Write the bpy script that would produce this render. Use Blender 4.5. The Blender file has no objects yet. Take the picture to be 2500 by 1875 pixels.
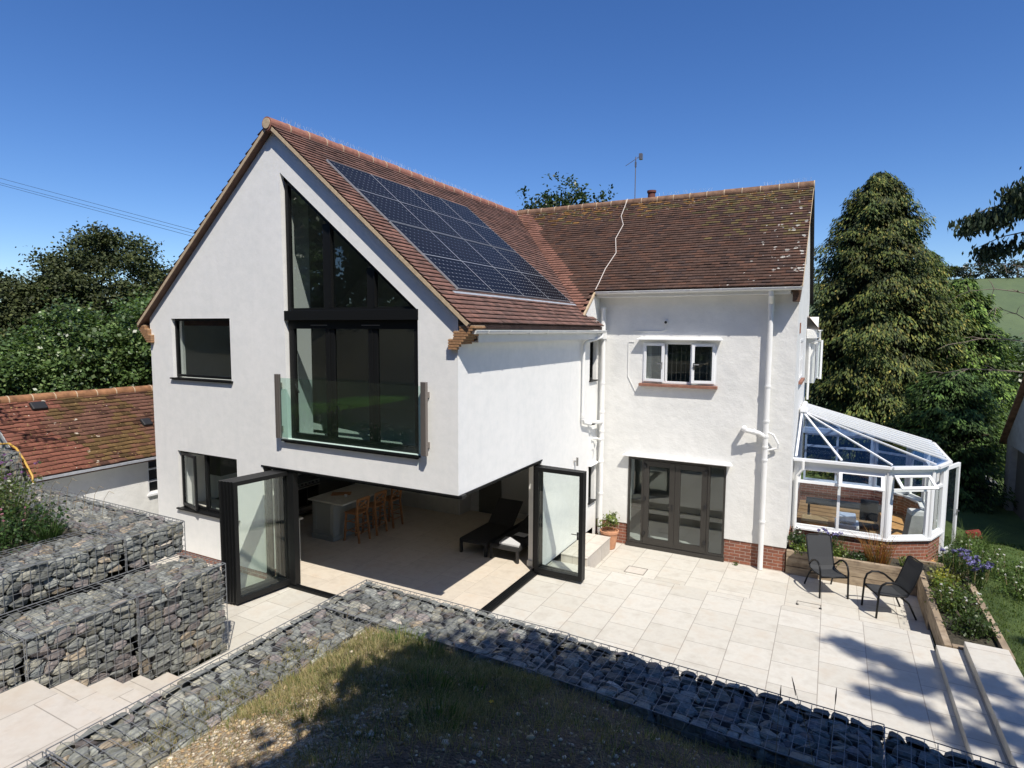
import bpy, bmesh, math, random
import numpy as np
from mathutils import Vector, Matrix
from mathutils.geometry import tessellate_polygon
random.seed(7); RNG = np.random.default_rng(11)
SC = bpy.context.scene
COL = SC.collection

# ------------------------------------------------------------------ camera, sky, sun, exposure
cd = bpy.data.cameras.new('camera'); cam = bpy.data.objects.new('camera', cd); COL.objects.link(cam)
yaw, pitch, roll = -0.48706, 0.088238, 0.005719
fwd = Vector((math.sin(yaw)*math.cos(pitch), math.cos(yaw)*math.cos(pitch), -math.sin(pitch)))
rt = Vector((math.cos(yaw), -math.sin(yaw), 0)); up = rt.cross(fwd)
r2 = rt*math.cos(roll)+up*math.sin(roll); u2 = -rt*math.sin(roll)+up*math.cos(roll)
M = Matrix((r2, u2, -fwd)).transposed().to_4x4(); M.translation = (5.35609, -8.24261, 5.12925)
cam.matrix_world = M
cd.sensor_width = 36; cd.lens = 1475.8/2500*36; cd.clip_start = 0.05; cd.clip_end = 2000
SC.camera = cam

SUN = Vector((0.51, -0.468, 1.0)).normalized()
w = bpy.data.worlds.new('World'); SC.world = w; w.use_nodes = True
nt = w.node_tree; bg = nt.nodes['Background']
sky = nt.nodes.new('ShaderNodeTexSky'); sky.sky_type = 'NISHITA'; sky.sun_disc = False
sky.sun_elevation = math.radians(55.3); sky.sun_rotation = math.atan2(0.51, -0.468)
sky.altitude = 800; sky.air_density = 1.0; sky.dust_density = 0.15; sky.ozone_density = 5.0
hs = nt.nodes.new('ShaderNodeHueSaturation'); hs.inputs['Saturation'].default_value = 1.20; hs.inputs['Hue'].default_value = 0.510; hs.inputs['Value'].default_value = 1.0
nt.links.new(sky.outputs[0], hs.inputs['Color']); nt.links.new(hs.outputs[0], bg.inputs[0]); bg.inputs[1].default_value = 0.098
sd = bpy.data.lights.new('sun', 'SUN'); sd.energy = 4.0; sd.angle = math.radians(0.53); sd.color = (1.0, 0.94, 0.85)
so = bpy.data.objects.new('sun', sd); COL.objects.link(so); so.rotation_euler = SUN.to_track_quat('Z', 'Y').to_euler()
SC.view_settings.view_transform = 'Standard'; SC.view_settings.look = 'None'
SC.view_settings.exposure = 0.50; SC.view_settings.gamma = 1.0
try:
    SC.cycles.max_bounces = 10; SC.cycles.transparent_max_bounces = 16; SC.cycles.glossy_bounces = 4
    SC.cycles.use_denoising = True
except Exception: pass

# ------------------------------------------------------------------ materials
def newmat(name):
    m = bpy.data.materials.new(name); m.use_nodes = True
    nt = m.node_tree; b = nt.nodes['Principled BSDF']; return m, nt, b
def nd(nt, t, **kw):
    n = nt.nodes.new('ShaderNode'+t)
    for k, v in kw.items():
        if k in ('op',): n.operation = v
        elif k.startswith('i'): 
            n.inputs[int(k[1:])].default_value = v
        else: setattr(n, k, v)
    return n
def lk(nt, a, b): nt.links.new(a, b)
def coords(nt, kind='Object', scale=None, rot=None, loc=None):
    tc = nd(nt, 'TexCoord'); o = tc.outputs[kind]
    if scale is not None or rot is not None or loc is not None:
        mp = nd(nt, 'Mapping'); lk(nt, o, mp.inputs[0])
        if scale is not None: mp.inputs['Scale'].default_value = scale
        if rot is not None: mp.inputs['Rotation'].default_value = rot
        if loc is not None: mp.inputs['Location'].default_value = loc
        o = mp.outputs[0]
    return o
def noise(nt, vec, scale, detail=4, rough=0.55):
    n = nd(nt, 'TexNoise'); n.inputs['Scale'].default_value = scale; n.inputs['Detail'].default_value = detail
    n.inputs['Roughness'].default_value = rough; lk(nt, vec, n.inputs['Vector']); return n.outputs[0]
def ramp(nt, fac, stops):
    r = nd(nt, 'ValToRGB'); lk(nt, fac, r.inputs[0]); e = r.color_ramp.elements
    while len(e) < len(stops): e.new(0.5)
    for i, (p, c) in enumerate(stops):
        e[i].position = p; e[i].color = (*c, 1) if len(c) == 3 else c
    return r.outputs[0]
def mixc(nt, fac, a, b, mode='MIX'):
    m = nd(nt, 'MixRGB'); m.blend_type = mode
    for i, x in ((0, fac), (1, a), (2, b)):
        if isinstance(x, (int, float)): m.inputs[i].default_value = x
        elif isinstance(x, tuple): m.inputs[i].default_value = (*x, 1) if len(x) == 3 else x
        else: lk(nt, x, m.inputs[i])
    return m.outputs[0]
def math_(nt, op, a, b=None):
    n = nd(nt, 'Math', op=op)
    for i, x in ((0, a), (1, b)):
        if x is None: continue
        if isinstance(x, (int, float)): n.inputs[i].default_value = x
        else: lk(nt, x, n.inputs[i])
    return n.outputs[0]
def bump(nt, b, h, strength=0.3, dist=0.01):
    n = nd(nt, 'Bump'); n.inputs['Strength'].default_value = strength; n.inputs['Distance'].default_value = dist
    lk(nt, h, n.inputs['Height']); lk(nt, n.outputs[0], b.inputs['Normal'])
def plain(name, col, rough=0.5, metal=0.0, var=0.0, vs=6.0, bs=0.0, bscale=40, spec=None):
    m, nt, b = newmat(name)
    b.inputs['Roughness'].default_value = rough; b.inputs['Metallic'].default_value = metal
    if spec is not None: b.inputs['Specular IOR Level'].default_value = spec
    if var or bs:
        c = coords(nt)
        if var:
            lo = tuple(x*(1-var) for x in col); hi = tuple(min(1, x*(1+var)) for x in col)
            lk(nt, ramp(nt, noise(nt, c, vs), [(0.3, lo), (0.7, hi)]), b.inputs['Base Color'])
        else: b.inputs['Base Color'].default_value = (*col, 1)
        if bs: bump(nt, b, noise(nt, c, bscale), bs, 0.01)
    else: b.inputs['Base Color'].default_value = (*col, 1)
    return m

def m_render():
    m, nt, b = newmat('white_render'); c = coords(nt)
    n1 = noise(nt, c, 0.9, 5); n2 = noise(nt, c, 5, 6, 0.65)
    a = ramp(nt, n1, [(0.3, (0.775, 0.78, 0.76)), (0.65, (0.86, 0.855, 0.83))])
    a = mixc(nt, 0.5, a, ramp(nt, n2, [(0.35, (0.765, 0.775, 0.755)), (0.6, (0.865, 0.86, 0.835))]))
    cs = coords(nt, scale=(3.0, 3.0, 0.35))
    a = mixc(nt, ramp(nt, noise(nt, cs, 1.5, 4), [(0.55, (0, 0, 0)), (0.8, (0.25, 0.25, 0.25))]), a, (0.66, 0.67, 0.66))
    lk(nt, a, b.inputs['Base Color']); b.inputs['Roughness'].default_value = 0.75
    h = math_(nt, 'ADD', math_(nt, 'MULTIPLY', noise(nt, c, 4.5, 3), 1.0), math_(nt, 'MULTIPLY', noise(nt, c, 34, 4), 0.12))
    bump(nt, b, h, 0.16, 0.03); return m
def m_oldrender():
    m, nt, b = newmat('white_render_uneven'); c = coords(nt)
    a = ramp(nt, noise(nt, c, 2.2, 6, 0.6), [(0.3, (0.70, 0.70, 0.675)), (0.65, (0.79, 0.785, 0.755))])
    lk(nt, a, b.inputs['Base Color']); b.inputs['Roughness'].default_value = 0.75
    h = math_(nt, 'ADD', noise(nt, c, 5.5, 4, 0.6), math_(nt, 'MULTIPLY', noise(nt, c, 26, 4), 0.2))
    bump(nt, b, h, 0.42, 0.032); return m
def m_brick(name, c1, c2, mortar, sx=0.24, sy=0.078):
    m, nt, b = newmat(name); c = coords(nt)
    sep = nd(nt, 'SeparateXYZ'); lk(nt, c, sep.inputs[0])
    cb = nd(nt, 'CombineXYZ'); lk(nt, math_(nt, 'ADD', sep.outputs[0], sep.outputs[1]), cb.inputs[0]); lk(nt, sep.outputs[2], cb.inputs[1])
    br = nd(nt, 'TexBrick'); lk(nt, cb.outputs[0], br.inputs['Vector'])
    br.inputs['Scale'].default_value = 1; br.inputs['Brick Width'].default_value = sx; br.inputs['Row Height'].default_value = sy
    br.inputs['Mortar Size'].default_value = 0.008; br.inputs['Mortar Smooth'].default_value = 0.3; br.inputs['Bias'].default_value = -0.1
    br.inputs['Color1'].default_value = (*c1, 1); br.inputs['Color2'].default_value = (*c2, 1); br.inputs['Mortar'].default_value = (*mortar, 1)
    a = mixc(nt, 0.45, br.outputs[0], ramp(nt, noise(nt, c, 14, 5), [(0.3, (0.35, 0.35, 0.35)), (0.7, (1, 1, 1))]), 'MULTIPLY')
    lk(nt, a, b.inputs['Base Color']); b.inputs['Roughness'].default_value = 0.85
    h = math_(nt, 'SUBTRACT', noise(nt, c, 60, 3), math_(nt, 'MULTIPLY', br.outputs['Fac'], 2.0)); bump(nt, b, h, 0.6, 0.006); return m
def m_rooftile(name, old=0.0):
    m, nt, b = newmat(name); c = coords(nt)
    def spots(a, scale, thr, col, mask):
        v = nd(nt, 'TexVoronoi'); v.inputs['Scale'].default_value = scale; lk(nt, mixc(nt, 0.12, c, nd2, 'ADD'), v.inputs['Vector']); v.inputs['Randomness'].default_value = 1.0
        f = math_(nt, 'LESS_THAN', v.outputs['Distance'], math_(nt, 'MULTIPLY', mask, thr)); return mixc(nt, f, a, col)
    nz_ = nd(nt, 'TexNoise'); nz_.inputs['Scale'].default_value = 14; lk(nt, c, nz_.inputs['Vector']); nd2 = nz_.outputs[1]
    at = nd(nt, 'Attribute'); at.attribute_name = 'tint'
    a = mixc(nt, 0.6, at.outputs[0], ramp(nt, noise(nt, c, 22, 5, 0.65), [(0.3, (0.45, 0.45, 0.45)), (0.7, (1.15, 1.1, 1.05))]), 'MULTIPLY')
    a = mixc(nt, 0.45, a, ramp(nt, noise(nt, c, 1.3, 5, 0.6), [(0.35, (0.55, 0.53, 0.52)), (0.65, (1.2, 1.15, 1.1))]), 'MULTIPLY')
    if old:
        sep = nd(nt, 'SeparateXYZ'); lk(nt, c, sep.inputs[0])
        patch = ramp(nt, noise(nt, c, 1.1, 3), [(0.50, (0, 0, 0)), (0.60, (1, 1, 1))])
        if old == 1:
            mx_ = ramp(nt, math_(nt, 'MULTIPLY', math_(nt, 'SUBTRACT', sep.outputs[0], 2.4), 0.45), [(0.0, (0.0, 0.0, 0.0)), (1.0, (1, 1, 1))])
            mz_ = ramp(nt, math_(nt, 'SUBTRACT', sep.outputs[2], 8.0), [(0.0, (0, 0, 0)), (0.9, (1, 1, 1))])
            a = spots(a, 9, 0.34, (0.30, 0.16, 0.05), math_(nt, 'MULTIPLY', mz_, ramp(nt, noise(nt, c, 0.9, 3), [(0.4, (0.2, 0.2, 0.2)), (0.6, (1, 1, 1))])))
            a = spots(a, 6.0, 0.36, (0.45, 0.43, 0.38), math_(nt, 'MULTIPLY', mx_, patch)); a = spots(a, 4.1, 0.17, (0.50, 0.48, 0.43), mx_); a = spots(a, 7, 0.16, (0.46, 0.43, 0.36), mz_)
        else: a = spots(a, 4, 0.13, (0.55, 0.47, 0.38), patch); a = spots(a, 11, 0.14, (0.33, 0.24, 0.10), 1.0)
    lk(nt, a, b.inputs['Base Color']); b.inputs['Roughness'].default_value = 0.85; b.inputs['Specular IOR Level'].default_value = 0.25
    bump(nt, b, noise(nt, c, 70, 4), 0.5, 0.006); return m
def m_paving(name, ca, cb_, pitch=0.665, off=(0.067, 0.31), joint=(0.33, 0.30, 0.26), jw=0.0065, stain=0.65):
    m, nt, b = newmat(name)
    tc = nd(nt, 'TexCoord'); c = tc.outputs['Object']
    sep = nd(nt, 'SeparateXYZ'); lk(nt, c, sep.inputs[0])
    cb = nd(nt, 'CombineXYZ')
    lk(nt, math_(nt, 'ADD', sep.outputs[1], off[1]), cb.inputs[0]); lk(nt, math_(nt, 'SUBTRACT', sep.outputs[0], off[0]), cb.inputs[1])
    br = nd(nt, 'TexBrick'); lk(nt, cb.outputs[0], br.inputs['Vector']); br.inputs['Scale'].default_value = 1
    br.inputs['Brick Width'].default_value = pitch; br.inputs['Row Height'].default_value = pitch
    br.inputs['Mortar Size'].default_value = jw; br.inputs['Mortar Smooth'].default_value = 0.1; br.inputs['Bias'].default_value = 0
    br.inputs['Color1'].default_value = (*ca, 1); br.inputs['Color2'].default_value = (*cb_, 1); br.inputs['Mortar'].default_value = (*joint, 1)
    n = noise(nt, c, 2.6, 6, 0.62)
    a = mixc(nt, stain, br.outputs[0], ramp(nt, n, [(0.32, (0.82, 0.79, 0.76)), (0.5, (1, 1, 1)), (0.68, (0.93, 0.86, 0.80))]), 'MULTIPLY')
    a = mixc(nt, ramp(nt, noise(nt, c, 7, 6, 0.7), [(0.56, (0, 0, 0)), (0.78, (0.42, 0.42, 0.42))]), a, (0.44, 0.38, 0.31))
    a = mixc(nt, ramp(nt, noise(nt, c, 11, 6, 0.6), [(0.45, (0, 0, 0)), (0.85, (0.22, 0.22, 0.22))]), a, (0.38, 0.34, 0.29))
    lk(nt, a, b.inputs['Base Color']); b.inputs['Roughness'].default_value = 0.6; b.inputs['Specular IOR Level'].default_value = 0.3
    h = math_(nt, 'SUBTRACT', math_(nt, 'MULTIPLY', noise(nt, c, 50, 3), 0.15), br.outputs['Fac']); bump(nt, b, h, 0.35, 0.004); return m
def m_glass(name, tint=(0.72, 0.78, 0.76), base=0.10, rough=0.0):
    m, nt, b = newmat(name); nt.nodes.remove(b); out = nt.nodes['Material Output']
    tr = nd(nt, 'BsdfTransparent'); tr.inputs[0].default_value = (*tint, 1)
    gl = nd(nt, 'BsdfGlossy'); gl.inputs['Roughness'].default_value = rough; gl.inputs[0].default_value = (0.95, 1, 0.98, 1)
    lw = nd(nt, 'LayerWeight'); lw.inputs[0].default_value = 0.5
    f = math_(nt, 'ADD', math_(nt, 'MULTIPLY', math_(nt, 'POWER', lw.outputs['Facing'], 4.5), 0.8), base+0.03)
    mx = nd(nt, 'MixShader'); lk(nt, f, mx.inputs[0]); lk(nt, tr.outputs[0], mx.inputs[1]); lk(nt, gl.outputs[0], mx.inputs[2])
    lk(nt, mx.outputs[0], out.inputs[0]); return m
def m_leaf(name, trans=0.25, rough=0.5, spec=0.3):
    m, nt, b = newmat(name); out = nt.nodes['Material Output']
    at = nd(nt, 'Attribute'); at.attribute_name = 'tint'
    lk(nt, at.outputs[0], b.inputs['Base Color']); b.inputs['Roughness'].default_value = rough; b.inputs['Specular IOR Level'].default_value = spec
    t = nd(nt, 'BsdfTranslucent'); lk(nt, mixc(nt, 1.0, at.outputs[0], (1.3, 1.4, 0.7), 'MULTIPLY'), t.inputs[0])
    mx = nd(nt, 'MixShader'); mx.inputs[0].default_value = trans
    lk(nt, b.outputs[0], mx.inputs[1]); lk(nt, t.outputs[0], mx.inputs[2]); lk(nt, mx.outputs[0], out.inputs[0]); return m
def m_stone():
    m, nt, b = newmat('slate_stone'); c = coords(nt)
    at = nd(nt, 'Attribute'); at.attribute_name = 'tint'
    n = noise(nt, c, 18, 6, 0.65)
    a = mixc(nt, 0.75, at.outputs[0], ramp(nt, n, [(0.3, (0.5, 0.5, 0.52)), (0.5, (0.95, 0.95, 0.95)), (0.72, (1.35, 1.3, 1.2))]), 'MULTIPLY')
    cs = coords(nt, scale=(9, 9, 40))
    a = mixc(nt, 0.4, a, ramp(nt, noise(nt, cs, 2, 4), [(0.35, (0.6, 0.6, 0.6)), (0.65, (1.2, 1.2, 1.2))]), 'MULTIPLY')
    lk(nt, a, b.inputs['Base Color']); b.inputs['Roughness'].default_value = 0.7; b.inputs['Specular IOR Level'].default_value = 0.35
    h = math_(nt, 'ADD', n, math_(nt, 'MULTIPLY', noise(nt, cs, 3, 4), 0.6)); bump(nt, b, h, 0.7, 0.012); return m
def m_gravel():
    m, nt, b = newmat('gravelly_soil'); c = coords(nt)
    v = nd(nt, 'TexVoronoi'); v.inputs['Scale'].default_value = 34; lk(nt, c, v.inputs['Vector'])
    n = noise(nt, c, 1.1, 6, 0.6)
    stones = ramp(nt, v.outputs['Color'], [(0.2, (0.30, 0.21, 0.12)), (0.5, (0.42, 0.33, 0.21)), (0.85, (0.62, 0.54, 0.40))])
    soil = ramp(nt, noise(nt, c, 12, 6), [(0.3, (0.06, 0.042, 0.028)), (0.7, (0.17, 0.12, 0.075))])
    sep = nd(nt, 'SeparateXYZ'); lk(nt, c, sep.inputs[0])
    f = math_(nt, 'ADD', math_(nt, 'MULTIPLY', math_(nt, 'ADD', sep.outputs[0], -1.6), 0.35), math_(nt, 'MULTIPLY', math_(nt, 'ADD', sep.outputs[1], 4.2), 0.22))
    f = math_(nt, 'ADD', f, n)
    fr = ramp(nt, f, [(0.35, (0, 0, 0)), (0.7, (1, 1, 1))])
    a = mixc(nt, fr, stones, soil)
    lk(nt, a, b.inputs['Base Color']); b.inputs['Roughness'].default_value = 0.9
    h = math_(nt, 'SUBTRACT', noise(nt, c, 25, 5), v.outputs['Distance']); bump(nt, b, h, 1.0, 0.03); return m
def m_soil(name='dark_soil', a0=(0.026, 0.023, 0.016), a1=(0.085, 0.075, 0.048)):
    m, nt, b = newmat(name); c = coords(nt)
    lk(nt, ramp(nt, noise(nt, c, 9, 8, 0.7), [(0.3, a0), (0.7, a1)]), b.inputs['Base Color']); b.inputs['Roughness'].default_value = 0.95
    bump(nt, b, noise(nt, c, 22, 7), 1.0, 0.05); return m
def m_lawn():
    m, nt, b = newmat('lawn_and_fields'); c = coords(nt)
    a = ramp(nt, noise(nt, c, 1.4, 8, 0.65), [(0.3, (0.045, 0.085, 0.018)), (0.7, (0.10, 0.15, 0.035))])
    a2 = ramp(nt, noise(nt, c, 0.03, 4), [(0.35, (0.085, 0.125, 0.055)), (0.65, (0.115, 0.155, 0.065))])
    sep = nd(nt, 'SeparateXYZ'); lk(nt, c, sep.inputs[0])
    fr = ramp(nt, math_(nt, 'MULTIPLY', sep.outputs[1], 0.01), [(0.35, (0, 0, 0)), (0.6, (1, 1, 1))])
    a2 = mixc(nt, 0.5, a2, ramp(nt, noise(nt, coords(nt, scale=(1, 0.25, 1)), 0.35, 6, 0.7), [(0.35, (0.7, 0.72, 0.7)), (0.65, (1.15, 1.12, 1.0))]), 'MULTIPLY')
    lk(nt, mixc(nt, fr, a, a2), b.inputs['Base Color']); b.inputs['Roughness'].default_value = 0.9
    bump(nt, b, noise(nt, c, 40, 5), 0.8, 0.03); return m
def m_timber():
    m, nt, b = newmat('sleeper_timber'); c = coords(nt, scale=(1.0, 1.0, 9))
    n = noise(nt, c, 2.2, 6, 0.6); c2 = coords(nt)
    a = ramp(nt, n, [(0.3, (0.20, 0.15, 0.10)), (0.55, (0.36, 0.28, 0.19)), (0.75, (0.45, 0.37, 0.27))])
    a = mixc(nt, ramp(nt, noise(nt, c2, 3.5, 5), [(0.55, (0, 0, 0)), (0.7, (0.7, 0.7, 0.7))]), a, (0.13, 0.09, 0.06))
    lk(nt, a, b.inputs['Base Color']); b.inputs['Roughness'].default_value = 0.8; bump(nt, b, n, 0.5, 0.01); return m
def m_solar():
    m, nt, b = newmat('solar_cells'); tc = nd(nt, 'TexCoord'); sep = nd(nt, 'SeparateXYZ'); lk(nt, tc.outputs['Object'], sep.inputs[0])
    def fr(o, k): return math_(nt, 'ABSOLUTE', math_(nt, 'SUBTRACT', math_(nt, 'FRACT', math_(nt, 'ADD', math_(nt, 'MULTIPLY', o, k), 100.0)), 0.5))
    fx = fr(sep.outputs[0], 1/0.125); fy = fr(sep.outputs[1], 1/0.125)
    gx = math_(nt, 'SUBTRACT', 0.5, fx); gy = math_(nt, 'SUBTRACT', 0.5, fy)
    dia = math_(nt, 'LESS_THAN', math_(nt, 'ADD', gx, gy), 0.115)
    ln = math_(nt, 'MULTIPLY', math_(nt, 'MAXIMUM', math_(nt, 'LESS_THAN', gx, 0.022), math_(nt, 'LESS_THAN', gy, 0.022)), 0.22)
    f = math_(nt, 'MAXIMUM', dia, ln)
    a = mixc(nt, f, (0.005, 0.006, 0.010), (0.42, 0.44, 0.48))
    lk(nt, a, b.inputs['Base Color']); b.inputs['Roughness'].default_value = 0.3; b.inputs['Specular IOR Level'].default_value = 0.05
    return m

MT = dict(
    render=m_render(), oldrender=m_oldrender(),
    brick=m_brick('red_brick', (0.33, 0.12, 0.07), (0.22, 0.085, 0.055), (0.42, 0.33, 0.27)),
    roofnew=m_rooftile('clay_roof_tile'), roofold=m_rooftile('weathered_roof_tile', 1), roofout=m_rooftile('mossy_roof_tile', 2),
    paving=m_paving('limestone_paving', (0.60, 0.578, 0.515), (0.53, 0.507, 0.443)),
    stairs=m_paving('limestone_steps', (0.57, 0.53, 0.47), (0.53, 0.49, 0.43), pitch=0.9, off=(-0.6, 0.1)),
    floor=m_paving('indoor_floor_tile', (0.64, 0.575, 0.48), (0.60, 0.54, 0.45), pitch=0.9, jw=0.003, joint=(0.36, 0.31, 0.25)),
    black=plain('black_aluminium', (0.009, 0.0095, 0.010), 0.42, spec=0.25), blackmatt=plain('black_plastic', (0.015, 0.015, 0.016), 0.6),
    bronze=plain('dark_bronze_frame', (0.035, 0.032, 0.028), 0.45), white=plain('white_upvc', (0.82, 0.83, 0.84), 0.35),
    paint=plain('white_painted_metal', (0.80, 0.80, 0.78), 0.45, var=0.04, vs=3), offwhite=plain('painted_interior', (0.62, 0.62, 0.60), 0.8),
    roomgrey=plain('painted_room_wall', (0.52, 0.53, 0.52), 0.9), cabinet=plain('painted_cabinet', (0.60, 0.59, 0.54), 0.6, var=0.04),
    island=plain('grey_green_cabinet', (0.33, 0.34, 0.30), 0.6), counter=plain('pale_stone_worktop', (0.55, 0.54, 0.48), 0.3, var=0.1),
    wood=plain('oak_wood', (0.40, 0.19, 0.08), 0.5, var=0.2, vs=12), darkcab=plain('dark_kitchen_unit', (0.10, 0.10, 0.09), 0.6),
    steel=plain('brushed_steel', (0.45, 0.44, 0.42), 0.35, 0.9), wire=plain('galvanised_wire', (0.26, 0.27, 0.28), 0.55, 0.4),
    rail=plain('anodised_rail', (0.28, 0.25, 0.23), 0.4, 0.7), mortar=plain('cream_mortar', (0.50, 0.39, 0.26), 0.9, var=0.15, vs=20),
    corbel=plain('corbel_tile', (0.36, 0.20, 0.10), 0.85, var=0.25, vs=25), lead=plain('grey_flashing', (0.45, 0.47, 0.50), 0.5, 0.3, var=0.15, vs=12, bs=0.5),
    glass=m_glass('window_glass', (0.68, 0.73, 0.71), 0.09), clear=m_glass('clear_glass', (0.95, 0.975, 0.96), 0.025), balc=m_glass('green_tinted_glass', (0.66, 0.84, 0.78), 0.06),
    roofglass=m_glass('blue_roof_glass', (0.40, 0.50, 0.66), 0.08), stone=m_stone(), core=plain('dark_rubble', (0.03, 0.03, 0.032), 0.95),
    gravel=m_gravel(), soil=m_soil(), lawn=m_lawn(), timber=m_timber(), solar=m_solar(), leaf=m_leaf('leaf', 0.3, 0.38, 0.5), needle=m_leaf('conifer_needles', 0.12, 0.6, 0.2),
    grass=m_leaf('grass_blade', 0.3, 0.6), petal=m_leaf('petal', 0.35, 0.7), bark=plain('bark', (0.10, 0.075, 0.055), 0.9, var=0.35, vs=15, bs=0.8, bscale=18),
    twig=plain('bare_twig', (0.20, 0.16, 0.13), 0.9), sling=plain('black_sling_fabric', (0.032, 0.034, 0.036), 0.75, var=0.2, vs=120), lounge=plain('charcoal_weave', (0.022, 0.022, 0.023), 0.7),
    towel=plain('pale_grey_towel', (0.55, 0.56, 0.57), 0.95, var=0.08, vs=20), terra=plain('terracotta', (0.50, 0.25, 0.14), 0.85, var=0.15, vs=8),
    pot=plain('chimney_clay', (0.16, 0.055, 0.04), 0.8, var=0.2), curtain=plain('curtain', (0.50, 0.50, 0.48), 0.95), dark=plain('dark_interior', (0.03, 0.03, 0.03), 0.9),
    spike=plain('clear_plastic_spike', (0.55, 0.58, 0.62), 0.3), cable=plain('pale_cable', (0.62, 0.56, 0.50), 0.6), hose=plain('yellow_hose', (0.55, 0.33, 0.06), 0.5),
    power=plain('overhead_wire', (0.02, 0.02, 0.025), 0.6), consfloor=plain('laminate_floor', (0.55, 0.31, 0.13), 0.5, var=0.15, vs=5), card=plain('cardboard', (0.55, 0.34, 0.15), 0.85, var=0.06),
    greyedge=plain('grey_garage_wall', (0.30, 0.31, 0.31), 0.9, var=0.15), ledge=plain('head_tile_ledge', (0.80, 0.80, 0.79), 0.6), sill=plain('clay_sill', (0.26, 0.12, 0.08), 0.8, var=0.2, vs=14),
    oven=plain('oven_black', (0.01, 0.01, 0.01), 0.2), red=plain('red_fabric', (0.22, 0.035, 0.025), 0.8),
)

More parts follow.
